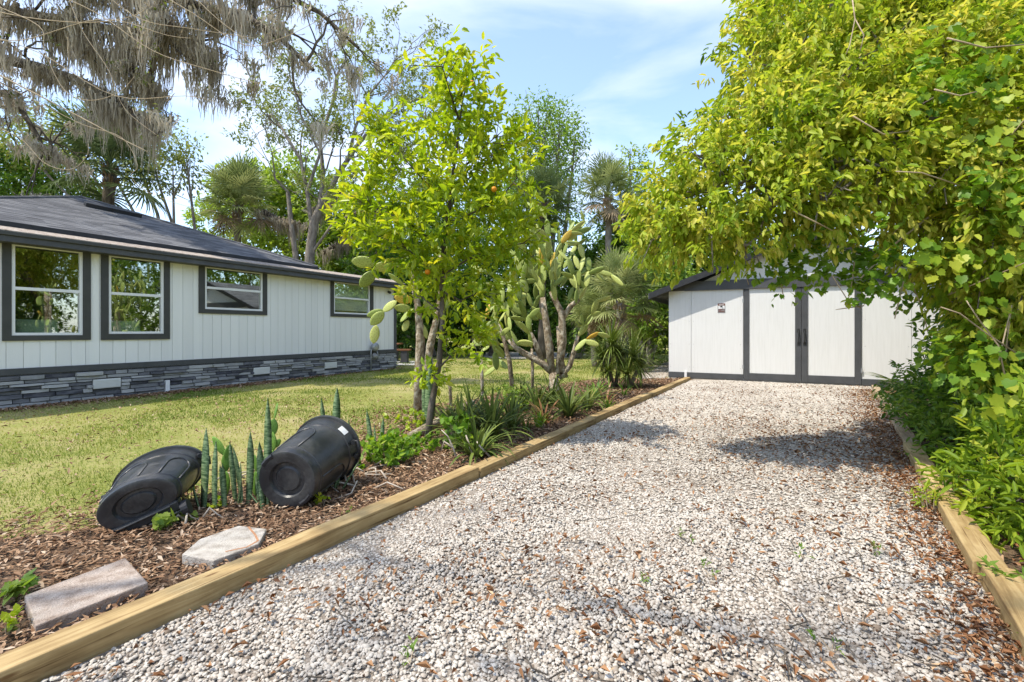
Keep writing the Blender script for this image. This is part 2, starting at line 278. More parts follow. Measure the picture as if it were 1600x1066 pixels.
M['fern'] = obj_mat('fern_leaf', [(0.2, (0.08, 0.20, 0.015)), (0.8, (0.24, 0.37, 0.03))], 0.5, 0.4, 5, 0.4)
M['yucca_leaf'] = tint_mat('yucca_leaf', [(0.0, (0.06, 0.10, 0.02)), (0.5, (0.16, 0.22, 0.04)), (1.0, (0.32, 0.36, 0.10))], 0.45, 0.2, (1.2, 1.2, 0.7), 0.35)
M['orange'] = noise_mat('orange_peel', [(0.3, (0.62, 0.20, 0.01)), (0.7, (0.75, 0.30, 0.02))], 6, rough=0.45, bump=0.2, bscale=200)
def pad_mat(name, stops):
    m = obj_mat(name, stops, 0.5, 0.0, 5, 0.4, 0.35); t = m.node_tree; b = t.nodes['Principled BSDF']
    tc = N(t, 'ShaderNodeTexCoord'); v = N(t, 'ShaderNodeTexVoronoi', Scale=9.0, _voronoi_dimensions='2D'); t.links.new(tc.outputs['Object'], v.inputs['Vector'])
    r = ramp(t, [(0.10, (0.30, 0.22, 0.10)), (0.26, (1, 1, 1))]); t.links.new(v.outputs['Distance'], r.inputs['Fac'])
    l = b.inputs['Base Color'].links[0].from_socket; mu = N(t, 'ShaderNodeMix', _data_type='RGBA', _blend_type='MULTIPLY'); mu.inputs[0].default_value = 0.75
    t.links.new(l, mu.inputs[6]); t.links.new(r.outputs['Color'], mu.inputs[7]); t.links.new(mu.outputs[2], b.inputs['Base Color'])
    return m
M['pad'] = pad_mat('cactus_pad', [(0.15, (0.16, 0.22, 0.05)), (0.45, (0.31, 0.38, 0.09)), (0.75, (0.45, 0.49, 0.14)), (0.95, (0.58, 0.55, 0.20))])
M['pad_young'] = pad_mat('cactus_pad_young', [(0.2, (0.10, 0.22, 0.03)), (0.8, (0.19, 0.34, 0.05))])
M['pad_yellow'] = pad_mat('cactus_pad_yellow', [(0.2, (0.50, 0.30, 0.03)), (0.8, (0.62, 0.45, 0.07))])
def snake_mat():
    m, t, b = base_mat('snake_plant_leaf')
    tc = N(t, 'ShaderNodeTexCoord'); mp = N(t, 'ShaderNodeMapping'); mp.inputs['Scale'].default_value = (30, 7, 7); t.links.new(tc.outputs['Object'], mp.inputs['Vector'])
    oi = N(t, 'ShaderNodeObjectInfo'); w = N(t, 'ShaderNodeMath', _operation='MULTIPLY'); w.inputs[1].default_value = 31; t.links.new(oi.outputs['Random'], w.inputs[0])
    nz = N(t, 'ShaderNodeTexNoise', Scale=1.6, Detail=4.0, Distortion=0.8, _noise_dimensions='4D'); t.links.new(mp.outputs[0], nz.inputs['Vector']); t.links.new(w.outputs[0], nz.inputs['W'])
    r = ramp(t, [(0.38, (0.05, 0.095, 0.04)), (0.5, (0.12, 0.19, 0.085)), (0.62, (0.25, 0.33, 0.17))]); t.links.new(nz.outputs['Fac'], r.inputs['Fac'])
    t.links.new(r.outputs['Color'], b.inputs['Base Color']); b.inputs['Roughness'].default_value = 0.5; b.inputs['Specular IOR Level'].default_value = 0.2
    return m
M['snake'] = snake_mat()

def dusty(name, c0, c1, rough):
    m = noise_mat(name, [(0.3, c0), (0.7, c1)], 5, rough=rough, spec=0.5, bump=0.12, bscale=30); t = m.node_tree; b = t.nodes['Principled BSDF']
    tc = N(t, 'ShaderNodeTexCoord'); n1 = N(t, 'ShaderNodeTexNoise', Scale=4.0, Detail=8.0, Roughness=0.75, Distortion=0.6); n2 = N(t, 'ShaderNodeTexNoise', Scale=70.0, Detail=3.0)
    [t.links.new(tc.outputs['Object'], n.inputs['Vector']) for n in (n1, n2)]
    r = ramp(t, [(0.45, (0, 0, 0)), (0.72, (0.55, 0.55, 0.55))]); t.links.new(n1.outputs['Fac'], r.inputs['Fac'])
    mu = N(t, 'ShaderNodeMath', _operation='MULTIPLY'); t.links.new(r.outputs['Color'], mu.inputs[0]); t.links.new(n2.outputs['Fac'], mu.inputs[1])
    mx = N(t, 'ShaderNodeMix', _data_type='RGBA'); l = b.inputs['Base Color'].links[0].from_socket; t.links.new(l, mx.inputs[6]); mx.inputs[7].default_value = (0.20, 0.19, 0.17, 1); t.links.new(mu.outputs[0], mx.inputs[0]); t.links.new(mx.outputs[2], b.inputs['Base Color'])
    rr = N(t, 'ShaderNodeMath', _operation='MULTIPLY_ADD'); rr.inputs[1].default_value = 0.9; rr.inputs[2].default_value = rough; t.links.new(mu.outputs[0], rr.inputs[0]); t.links.new(rr.outputs[0], b.inputs['Roughness'])
    return m
M['bin_plastic'] = dusty('bin_plastic', (0.014, 0.015, 0.017), (0.03, 0.031, 0.034), 0.3)
# ================================================================== ground
def XL(Y): return -1.685 + 0.605 * (Y - 1.674)       # driveway edge on the house side
def XR(Y): return 2.14 + 0.694 * (Y - 2.07)          # driveway edge on the hedge side
rs = np.random.default_rng(7)
def patch(x, y, s=1.0, seed=1):                      # smooth patchiness, about 0..1
    r = np.random.default_rng(seed); v = 0
    for i in range(9):
        a = r.uniform(0, 6.28); f = s * r.uniform(0.6, 3.2); v = v + np.sin((x * math.cos(a) + y * math.sin(a)) * f + r.uniform(0, 6.28))
    return np.clip(0.5 + v / 8.0, 0, 1)

def sheet(name, poly, z, m, kind='structure'):
    mb = MB().add([(p[0], p[1], z) for p in poly], [tuple(range(len(poly)))])
    return tag(link(name, mb.mesh(name, m)), kind=kind)
def lawn_mat():
    m, t, b = base_mat('lawn_soil')
    tc = N(t, 'ShaderNodeTexCoord')
    n1 = N(t, 'ShaderNodeTexNoise', Scale=0.55, Detail=6.0, Roughness=0.65); n2 = N(t, 'ShaderNodeTexNoise', Scale=38.0, Detail=5.0, Roughness=0.7)
    [t.links.new(tc.outputs['Object'], n.inputs['Vector']) for n in (n1, n2)]
    mi = N(t, 'ShaderNodeMix', _data_type='FLOAT'); mi.inputs[0].default_value = 0.45; t.links.new(n1.outputs['Fac'], mi.inputs[2]); t.links.new(n2.outputs['Fac'], mi.inputs[3])
    r = ramp(t, [(0.38, (0.15, 0.18, 0.04)), (0.47, (0.25, 0.26, 0.07)), (0.55, (0.35, 0.305, 0.13)), (0.68, (0.40, 0.32, 0.20))]); t.links.new(mi.outputs[0], r.inputs['Fac'])
    t.links.new(r.outputs['Color'], b.inputs['Base Color']); b.inputs['Roughness'].default_value = 0.95; b.inputs['Specular IOR Level'].default_value = 0.1
    bp = N(t, 'ShaderNodeBump', Strength=0.8, Distance=0.03); t.links.new(n2.outputs['Fac'], bp.inputs['Height']); t.links.new(bp.outputs[0], b.inputs['Normal'])
    return m
M['lawn'] = lawn_mat()
M['mulch_soil'] = noise_mat('mulch_soil', [(0.3, (0.07, 0.04, 0.025)), (0.5, (0.16, 0.10, 0.06)), (0.7, (0.27, 0.18, 0.115))], 40, (1, 1, 1), 0.95, 1.0, 70, dist=0.03)
M['gravel_bed'] = noise_mat('gravel_bed', [(0.3, (0.20, 0.155, 0.12)), (0.5, (0.33, 0.28, 0.23)), (0.7, (0.44, 0.39, 0.335))], 85, (1, 1, 1), 0.95, 1.0, 90, dist=0.02)
sheet('lawn', [(-250, -60), (250, -60), (250, 600), (-250, 600)], -0.016, M['lawn'])
sheet('gravel_driveway', [(XL(-4) - .05, -4), (XR(-4) + .05, -4), (XR(2) + .05, 2), (XR(11) + .1, 11), (XL(12.4) + .02, 12.4), (XL(2) - .05, 2)], -0.004, M['gravel_bed'])
BED = [(-8.5, -4), (-4.5, 1.0), (-3.6, 2.35), (-3.1, 2.84), (-2.68, 3.0), (-2.32, 3.63), (-1.75, 4.3), (-1.62, 5.6), (-1.25, 7.5), (0.1, 9.9), (2.3, 12.2), (4.1, 12.7)]
sheet('mulch_bed', [(XL(-4), -4)] + [(XL(12.4), 12.4)] + BED[::-1], -0.009, M['mulch_soil'])
def bedx(Y): return np.interp(Y, [b[1] for b in BED], [b[0] for b in BED])
sheet('hedge_bank', [(XR(-4), -4), (30, -4), (30, 30), (XR(11.5) + 3, 30), (XR(10.4), 10.4)], -0.010, M['mulch_soil'])
sheet('gravel_path', [(3.35, 12.2), (4.15, 12.75), (7.5, 19.5), (6.9, 19.9), (3.9, 15)], -0.005, M['gravel_bed'])
sheet('sand_patch', [(-1.2 + 3.0 * math.cos(a) * (1 + .15 * math.sin(3 * a)) + 2.0, 24.5 + 3.3 * math.sin(a)) for a in np.linspace(0, 6.28, 22)[:-1]], -0.008, noise_mat('pale_sand', [(0.3, (0.42, 0.38, 0.33)), (0.7, (0.60, 0.56, 0.50))], 5, rough=0.95))
sheet('patio_pad', [(-6.5, 17.2), (-3.6, 17.2), (-3.6, 19.6), (-6.5, 19.6)], -0.006, M['concrete'])

# gravel stones, real pieces
ico_v = []; g = (1 + 5 ** .5) / 2
for a in (-1, 1):
    for b_ in (-g, g): ico_v += [(0, a, b_), (a, b_, 0), (b_, 0, a)]
ico_v = nrm(np.array(ico_v))
def hull_faces(v):
    d = np.linalg.norm(v[:, None] - v[None], axis=2); e = d[d > 1e-6].min() * 1.05; fs = []
    for i in range(12):
        for j in range(i + 1, 12):
            for k in range(j + 1, 12):
                if d[i, j] < e and d[j, k] < e and d[i, k] < e:
                    n = np.cross(v[j] - v[i], v[k] - v[i]); fs.append((i, j, k) if n @ v[i] > 0 else (i, k, j))
    return np.array(fs)
ico_f = hull_faces(ico_v); zc_ = ico_v[ico_f].mean(1)[:, 2]; ico_near = ico_f[zc_ > np.sort(zc_)[4] + 1e-3]; ico_mid = ico_f[zc_ > np.sort(zc_)[9] + 1e-3]
oct_v = np.array([(1, 0, 0), (0, 1, 0), (-1, 0, 0), (0, -1, 0), (0, 0, 1), (0, 0, -1)], float)
oct_f = np.array([(0, 1, 4), (1, 2, 4), (2, 3, 4), (3, 0, 4)])
def blobs(pos, size, tv, tf, r, flat=(0.42, 0.72), jit=0.22):
    n = len(pos); k = len(tv)
    v = tv[None] * (1 + r.normal(0, jit, (n, k, 1)))
    v = v * np.stack([np.ones(n), r.uniform(0.65, 0.95, n), r.uniform(*flat, n)], 1)[:, None]
    # random tilt then spin
    ax = r.normal(0, 0.35, n); c, s = np.cos(ax), np.sin(ax)
    y, z = v[..., 1] * c[:, None] - v[..., 2] * s[:, None], v[..., 1] * s[:, None] + v[..., 2] * c[:, None]
    an = r.uniform(0, 6.28, n); c, s = np.cos(an), np.sin(an)
    x, y = v[..., 0] * c[:, None] - y * s[:, None], v[..., 0] * s[:, None] + y * c[:, None]
    V = np.stack([x, y, z], 2) * size[:, None, None] + pos[:, None]
    Fc = tf[None] + (np.arange(n) * k)[:, None, None]
    return V.reshape(-1, 3), Fc.reshape(-1, tf.shape[1])
def strip_pts(n, y0, y1, fl, fr_, r):
    Y = r.uniform(y0, y1, n * 2); w = fr_(Y) - fl(Y); keep = r.uniform(0, w.max(), n * 2) < w; Y = Y[keep][:n]
    return np.stack([fl(Y) + r.uniform(0, 1, len(Y)) * (fr_(Y) - fl(Y)), Y], 1)
M['stone_bits'] = tint_mat('limestone_chips', [(0.0, (0.19, 0.145, 0.108)), (0.25, (0.35, 0.30, 0.248)), (0.6, (0.455, 0.408, 0.352)), (1.0, (0.53, 0.488, 0.43))], 0.85, 0, None, 0.2)
GRAVEL = []
def gravel(name, specs, fl, fr_):
    for i, (n, y0, y1, s0, s1, tv, tf) in enumerate(specs):
        xy = strip_pts(n, y0, y1, fl, fr_, rs); k = len(xy)
        size = (s0 + (s1 - s0) * rs.uniform(0, 1, k) ** 1.5) * (1 + 0.45 * (rs.uniform(0, 1, k) > 0.95))
        und = 0.012 * (patch(xy[:, 0], xy[:, 1], 2.2, 4) - 0.5)
        pos = np.concatenate([xy, (und + rs.uniform(-0.003, 0.006, k))[:, None]], 1)
        V, Fc = blobs(pos, size, tv, tf, rs)
        t = np.repeat(np.clip(rs.normal(0.58, 0.25, k) + .25 * (patch(xy[:, 0], xy[:, 1], 2.4, 8) - .5), 0, 1), len(tv))
        GRAVEL.append((V, Fc, t))
dl = lambda Y: XL(Y) + 0.02
dr = lambda Y: XR(Y) - 0.01
gravel('gravel', [(47000, 1.25, 3.3, 0.0055, 0.0125, ico_v, ico_near), (37000, 3.3, 6.2, 0.0075, 0.014, ico_v, ico_mid)], dl, dr)
gravel('gravel', [(36000, 6.2, 10.3, 0.013, 0.022, oct_v, oct_f), (7000, 10.3, 11.8, 0.014, 0.024, oct_v, oct_f)], dl, lambda Y: np.minimum(XR(Y), 4.2 + (12.45 - Y) * 1.93))
def join(chunks):
    V, Fc, T, o = [], [], [], 0
    for v, f, t in chunks: V.append(v); Fc.append(f + o); T.append(t); o += len(v)
    return np.concatenate(V), np.concatenate(Fc), np.concatenate(T)
V, Fc, t = join(GRAVEL); tag(link('gravel', np_mesh('gravel', V, Fc, M['stone_bits'], t, True)), 'loose white limestone chips covering the driveway', 'gravel', kind='stuff')
xy = np.stack([rs.uniform(3.2, 7.5, 9000), rs.uniform(12.2, 19.5, 9000)], 1); c = np.interp(xy[:, 1], [12.2, 15, 19.7], [3.75, 5.0, 7.2]); xy = xy[np.abs(xy[:, 0] - c) < 0.5]
V, Fc = blobs(np.concatenate([xy, np.zeros((len(xy), 1))], 1), rs.uniform(.015, .026, len(xy)), oct_v, oct_f, rs)
tag(link('gravel', np_mesh('path_gravel', V, Fc, M['stone_bits'], np.repeat(np.clip(rs.normal(.58, .25, len(xy)), 0, 1), 6))), 'white gravel strip running along the shed side wall', 'gravel', kind='stuff')

# small bent scraps: mulch chips, fallen leaves
def scraps(n, pos, L, W, r, curl=0.25, lift=0.25):
    a = r.uniform(0, 6.28, n); tl = r.normal(0, lift, n); rl = r.normal(0, lift, n)
    x = np.stack([np.cos(a) * np.cos(tl), np.sin(a) * np.cos(tl), np.sin(tl)], 1); y = nrm(np.stack([-np.sin(a), np.cos(a), rl], 1)); z = np.cross(x, y)
    t = np.array([(-.5, 0, 0), (-.1, .5, 1), (0, 0, 0), (-.1, -.5, 1), (.5, 0, .3)])
    V = pos[:, None] + t[None, :, :1] * L[:, None, None] * x[:, None] + t[None, :, 1:2] * W[:, None, None] * y[:, None] + t[None, :, 2:] * (W * curl * r.normal(1, .5, n))[:, None, None] * z[:, None]
    f = np.array([(0, 2, 1), (0, 3, 2), (2, 4, 1), (3, 4, 2)])
    return V.reshape(-1, 3), (f[None] + (np.arange(n) * 5)[:, None, None]).reshape(-1, 3)
M['mulch_bits'] = tint_mat('mulch_chips', [(0.0, (0.08, 0.04, 0.022)), (0.4, (0.22, 0.125, 0.07)), (0.75, (0.36, 0.235, 0.145)), (1.0, (0.52, 0.40, 0.29))], 0.9, 0, None, 0.15)
M['dry_leaf'] = tint_mat('dry_leaf', [(0.0, (0.10, 0.045, 0.022)), (0.4, (0.23, 0.105, 0.045)), (0.75, (0.36, 0.20, 0.10)), (1.0, (0.50, 0.36, 0.22))], 0.75, 0.1, (1, 0.8, 0.5), 0.25)
tl_ = []
n = 42000; Y = 1.2 + 11 * rs.uniform(0, 1, n) ** 1.7; x0 = bedx(Y) - 0.15; X = x0 + (XL(Y) - 0.13 - x0) * rs.uniform(0, 1, n)
keep = (rs.uniform(0, 1, n) < np.clip((X - x0) / 0.35 + .1, 0, 1)); X, Y = X[keep], Y[keep]; n = len(X)
V, Fc = scraps(n, np.stack([X, Y, 0.006 + 0.02 * rs.uniform(0, 1, n)], 1), rs.uniform(.02, .06, n) * (1 + Y / 18), rs.uniform(.006, .016, n) * (1 + Y / 12), rs)
tag(link('mulch', np_mesh('mulch', V, Fc, M['mulch_bits'], np.repeat(np.clip(rs.normal(.5, .26, n), 0, 1), 5))), 'brown shredded bark mulch between lawn and timber edging', 'mulch', kind='stuff')
# fallen leaves: sparse over the stones, thick along the hedge side and under the overhanging tree
n = 26000; Y = 1.25 + 9.2 * rs.uniform(0, 1, n) ** 1.5; u = rs.uniform(0, 1, n); X = XL(Y) + .05 + (XR(Y) - XL(Y) - .07) * u
dens = 0.10 + 0.35 * patch(X, Y, 2.6, 11) ** 2 + 1.5 * np.clip((u - 0.90) / 0.10, 0, 1) * patch(X, Y, 1.3, 3) + 0.85 * np.exp(-((X - 3.35) / .85) ** 2 - ((Y - 5.0) / 1.2) ** 2)
keep = rs.uniform(0, 1, n) < dens * 0.85; X, Y = X[keep], Y[keep]
n2 = 5200; Y2 = 1.3 + 8.5 * rs.uniform(0, 1, n2); X2 = XR(Y2) - np.abs(rs.normal(0, 0.20, n2)) * (1 + .5 * (Y2 > 3.5)) + .0; X2 = np.where(rs.uniform(0, 1, n2) < .35, XR(Y2) + .14 + rs.uniform(0, .8, n2), X2)
X = np.r_[X, X2]; Y = np.r_[Y, Y2]; n = len(X)
V, Fc = scraps(n, np.stack([X, Y, 0.022 + 0.012 * rs.uniform(0, 1, n)], 1), rs.uniform(.015, .055, n) * rs.choice((.7, 1.0, 1.25), n), rs.uniform(.007, .022, n), rs, 0.6, 0.35)
tag(link('fallen_leaves', np_mesh('fallen_leaves', V, Fc, M['dry_leaf'], np.repeat(np.clip(rs.normal(.45, .27, n), 0, 1), 5))), 'dry brown leaves scattered over the white driveway stones', 'leaves', kind='stuff')
mb = MB()
for i in range(330):
    Y = rs.uniform(1.4, 8); X = XL(Y) + .1 + (XR(Y) - XL(Y) - .15) * (rs.uniform(0, 1) ** .6); a = rs.uniform(0, 6.28); L = rs.uniform(.04, .16); p = Vector((X, Y, .028))
    d = Vector((math.cos(a), math.sin(a), 0)); e = Vector((-d.y, d.x, 0)) * rs.normal(0, .2) * L
    mb.tube([p - d * L / 2, p + e, p + d * L / 2], .0028, 4)
tag(link('twig_litter', mb.mesh('twig_litter', M['bark_dark'])), 'thin broken twigs lying among the driveway stones', 'twigs', kind='stuff')

# brown litter along the house foot and a ragged fringe where mulch meets lawn
hu = Vector((0.457, 0.889, 0)).normalized(); hn = Vector((0.889, -0.457, 0)).normalized(); HA = G(320, 606)
n = 9000; tt = rs.uniform(-4.3, 6.2, n); dd = np.abs(rs.normal(0, .22, n)) + .07; ok = rs.uniform(0, 1, n) < np.interp(tt, [-4.3, -2.2, -.2, 1.2, 3, 6.2], [.5, .6, .9, .8, .12, .05]); tt, dd = tt[ok], dd[ok]
X = HA.x + hu.x * tt + hn.x * dd; Y = HA.y + hu.y * tt + hn.y * dd
n3 = 5200; Y3 = 2.0 + 6 * rs.uniform(0, 1, n3) ** 1.4; X3 = bedx(Y3) - np.abs(rs.normal(0, .38, n3)) - .02; pm = rs.uniform(0, 1, n3) < patch(X3, Y3, 2.2, 17); X = np.r_[X, X3[pm]]; Y = np.r_[Y, Y3[pm]]
n4 = 1500; X4 = rs.uniform(-7.5, -1, n4); Y4 = rs.uniform(2.5, 9, n4); ok = ((X4 - HA.x) * hn.x + (Y4 - HA.y) * hn.y > .1) & (X4 < bedx(Y4)); X = np.r_[X, X4[ok]]; Y = np.r_[Y, Y4[ok]]; n = len(X)
V, Fc = scraps(n, np.stack([X, Y, .002 + .016 * rs.uniform(0, 1, n)], 1), rs.uniform(.02, .055, n) * (1 + Y / 16), rs.uniform(.007, .018, n) * (1 + Y / 12), rs, .4, .35)
tag(link('lawn_litter', np_mesh('lawn_litter', V, Fc, M['mulch_bits'], np.repeat(np.clip(rs.normal(.55, .26, n), 0, 1), 5))), 'brown bark and leaf bits strewn along the house foot and lawn edge', 'litter', kind='stuff')

# grass blades
M['grass'] = tint_mat('grass_blade', [(0.0, (0.13, 0.20, 0.03)), (0.4, (0.27, 0.31, 0.055)), (0.7, (0.42, 0.39, 0.12)), (1.0, (0.52, 0.42, 0.22))], 0.6, 0.3, (1.2, 1.2, 0.7), 0.2)
hu = Vector((0.457, 0.889, 0)).normalized(); hn = Vector((0.889, -0.457, 0)).normalized(); HA = G(320, 606)
def outside_house(X, Y): return ((X - HA.x) * hn.x + (Y - HA.y) * hn.y > 0.06) | ((X - HA.x) * hu.x + (Y - HA.y) * hu.y > 6.35)
def grass(n, x0, x1, y0, y1, h0, h1, w):
    X = rs.uniform(x0, x1, n); Y = rs.uniform(y0, y1, n)
    ok = outside_house(X, Y) & (X < np.where(Y < 12.5, bedx(np.minimum(Y, 12.6)) + .05, 40)) & ~((np.abs(X - .8) < 2.9) & (np.abs(Y - 24.5) < 3.1)) & ~((Y > 12) & (X > 3.2 + (Y - 12) * .45) & (X < 14) & (Y < 19.6))
    pt = patch(X, Y, 1.1, 21); ok &= rs.uniform(0, 1, n) < np.where(patch(X, Y, 1.9, 33) > .66, .35, 1) * (0.5 + 0.5 * (pt < .63))
    X, Y, pt = X[ok], Y[ok], pt[ok]; n = len(X)
    a = rs.uniform(0, 6.28, n); h = rs.uniform(h0, h1, n) * (1.15 - .5 * pt); ln = rs.normal(0, .55, (n, 2)) * h[:, None]; s = np.stack([np.cos(a), np.sin(a), 0 * a], 1) * w / 2 * rs.uniform(.6, 1.3, n)[:, None]
    b0 = np.stack([X, Y, -.016 + 0 * X], 1); mid = b0 + np.stack([ln[:, 0] * .35, ln[:, 1] * .35, h * .6], 1); tp = b0 + np.stack([ln[:, 0], ln[:, 1], h * .95], 1)
    V = np.stack([b0 - s, b0 + s, mid + s * .7, mid - s * .7, tp], 1).reshape(-1, 3)
    f = np.array([(0, 1, 2), (0, 2, 3), (3, 2, 4)]); Fc = (f[None] + (np.arange(n) * 5)[:, None, None]).reshape(-1, 3)
    far = np.clip((Y - 8) / 8, 0, 1)
    return V, Fc, np.repeat(np.clip(pt * .95 + rs.normal(0, .2, n) - .17 - .22 * (Y > 17), 0, 1), 5)
GR = []
for a in ((52000, -7.5, 0.5, 2.3, 5.5, .014, .042, .0055), (52000, -9, 1.5, 5.5, 9.5, .018, .045, .009), (46000, -7, 6, 9.5, 17, .022, .05, .017), (26000, -12, 12, 17, 27, .03, .06, .034)):
    GR.append(grass(*a))
V, Fc, t = join(GR); tag(link('grass', np_mesh('grass', V, Fc, M['grass'], t)), 'short patchy green and straw coloured lawn grass', 'grass', kind='stuff')

# ================================================================== house
def Fh(t, d, z): p = HA + hu * t + hn * d; return (p.x, p.y, z)
def tpx(px): r = (px - CX) / F; return (r * HA.y - HA.x) / (hu.x - hu.y * r)
def zpx(px, py): t = tpx(px); return H + (HY - py) / F * (HA.y + hu.y * t)
house = thing('house', 'long white house with dark grey trim, stone skirting and shingled hip roof', 'house', Fh(0, 0, 0))
T0, T1 = -4.3, tpx(618); ZT0, ZT1, ZTOP = 0.53, 0.635, 2.75
WIN = []
for (o0, o1, f0, f1, yb, ytb) in ((2.7, 141, 17.5, 129, 524.5, 533), (157, 264.5, 169, 255.5, 522, 531.6), (310, 416.5, 319.4, 410, 483, 489.5), (516, 582.6, 521, 577.5, 490, 494.5)):
    WIN.append((tpx(o0), tpx(o1), tpx(f0), tpx(f1), zpx(f0, yb), zpx(o0, ytb)))
rd = random.Random(3)
# siding boards, cut round the openings
wall = part('wall', MB(), M['siding_paint'], house)
back = MB(); edges = sorted([T0] + [w[k] for w in WIN for k in (2, 3)] + [T1 - .01])
for a, b in zip(edges[:-1], edges[1:]):
    w = [w for w in WIN if abs(w[2] - a) < 1e-6]
    if w: back.fbox(Fh, a, b, -.12, -.012, .4, w[0][4])
    else: back.fbox(Fh, a, b, -.12, -.012, .4, ZTOP)
part('sheathing', back, M['white_paint'], house)
t = T0
while t < T1 - .02:
    e = min(t + 0.203, T1 - .012); cuts = [t] + sorted(c for w in WIN for c in (w[0] + .01, w[1] - .01) if t < c < e) + [e - 0.007]
    for a, b in zip(cuts[:-1], cuts[1:]):
        if b - a < .008: continue
        m_ = (a + b) / 2; w = [w for w in WIN if w[0] + .01 <= m_ <= w[1] - .01]; top = (w[0][5] + .02) if w else ZTOP
        link('siding_board', MB().fbox(Fh, a, b, -.011, rd.uniform(-.001, .001), ZT1 - .02, top).mesh('siding_board', M['siding_paint']), wall)
    t += 0.203
part('base_trim', MB().fbox(Fh, T0, T1 + .03, 0.002, .03, ZT0, ZT1), M['grey_trim'], house, bevel=.004)
part('corner_board', MB().fbox(Fh, T1 - .09, T1 + .025, .003, .028, ZT1, ZTOP), M['grey_trim'], house, bevel=.004)
for i, (a0, a1, f0, f1, zb, ztb) in enumerate(WIN):
    zt = 2.68; wf = .045
    fr = MB(); fr.fbox(Fh, f0, f0 + wf, -.05, .012, zb, zt); fr.fbox(Fh, f1 - wf, f1, -.05, .012, zb, zt); fr.fbox(Fh, f0 + wf, f1 - wf, -.05, .010, zb, zb + wf); fr.fbox(Fh, f0 + wf, f1 - wf, -.05, .010, zt - wf, zt)
    win = part('window', fr, M['white_vinyl'], house, bevel=.004)
    zm = (zb + zt) / 2 + (.02 if i < 2 else 0)
    link('meeting_rail', MB().fbox(Fh, f0 + wf + .001, f1 - wf - .001, -.045, .004, zm - .025, zm + .025).mesh('meeting_rail', M['white_vinyl']), win)
    link('pane', MB().fbox(Fh, f0 + wf, f1 - wf, -.034, -.029, zb + wf, zm - .025).mesh('pane', M['glass']), win)
    link('pane', MB().fbox(Fh, f0 + wf, f1 - wf, -.014, -.010, zm + .025, zt - wf).mesh('pane', M['glass']), win)
    for q in ((a0, f0 - .002, ztb, zt + .05), (f1 + .002, a1, ztb, zt + .05), (f0 - .002, f1 + .002, ztb, zb - .002)):
        link('casing', MB().fbox(Fh, q[0], q[1], .003, .03, q[2], q[3]).mesh('casing', M['olive_trim']), win)
    if i == 3: link('blind', MB().fbox(Fh, f0 + wf, f1 - wf, -.075, -.065, zb + .1, zt).mesh('blind', M['blind']), win)
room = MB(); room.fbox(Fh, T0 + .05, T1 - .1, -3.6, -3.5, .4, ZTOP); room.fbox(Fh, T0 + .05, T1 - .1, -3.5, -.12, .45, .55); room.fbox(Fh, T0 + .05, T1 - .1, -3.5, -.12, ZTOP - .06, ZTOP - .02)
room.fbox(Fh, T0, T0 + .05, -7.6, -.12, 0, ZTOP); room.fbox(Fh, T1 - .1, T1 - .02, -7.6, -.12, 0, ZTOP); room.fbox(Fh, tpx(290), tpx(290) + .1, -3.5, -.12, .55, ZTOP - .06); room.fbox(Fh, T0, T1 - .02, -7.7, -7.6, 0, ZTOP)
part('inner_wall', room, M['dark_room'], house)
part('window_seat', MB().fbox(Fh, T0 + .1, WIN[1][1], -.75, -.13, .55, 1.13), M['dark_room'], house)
for i, (pa, pb) in enumerate(((30, 104), (174, 232))):
    a, b = tpx(pa), tpx(pb); nx, nz = 14, 10; vs = []; fs = []
    for side in (1, -1):
        for j in range(nz + 1):
            for k in range(nx + 1):
                u, v = k / nx * 2 - 1, j / nz * 2 - 1; th = .07 * max(0, (1 - u ** 4) * (1 - v ** 4)) ** .5
                pin = 1 - .06 * (1 - abs(v)) * abs(u) ** 3; vs.append(Fh((a + b) / 2 + u * (b - a) / 2 * pin, -.27 + side * th - .04 * v, 1.135 + .16 + v * .16 * (1 - .08 * (1 - u * u) * (v > 0))))
        o = (nx + 1) * (nz + 1) * (side < 0)
        fs += [(o + j * (nx + 1) + k, o + j * (nx + 1) + k + 1, o + (j + 1) * (nx + 1) + k + 1, o + (j + 1) * (nx + 1) + k) for j in range(nz) for k in range(nx)]
    tag(part('cushion', MB().add(vs, fs), M['green_cushion'], None, True), ('pale green cushion behind the window at the house end away from the shed', 'pale green cushion behind the window with the plant reflection, beside the long blank siding')[i], 'cushion', 'cushions on the window seat')
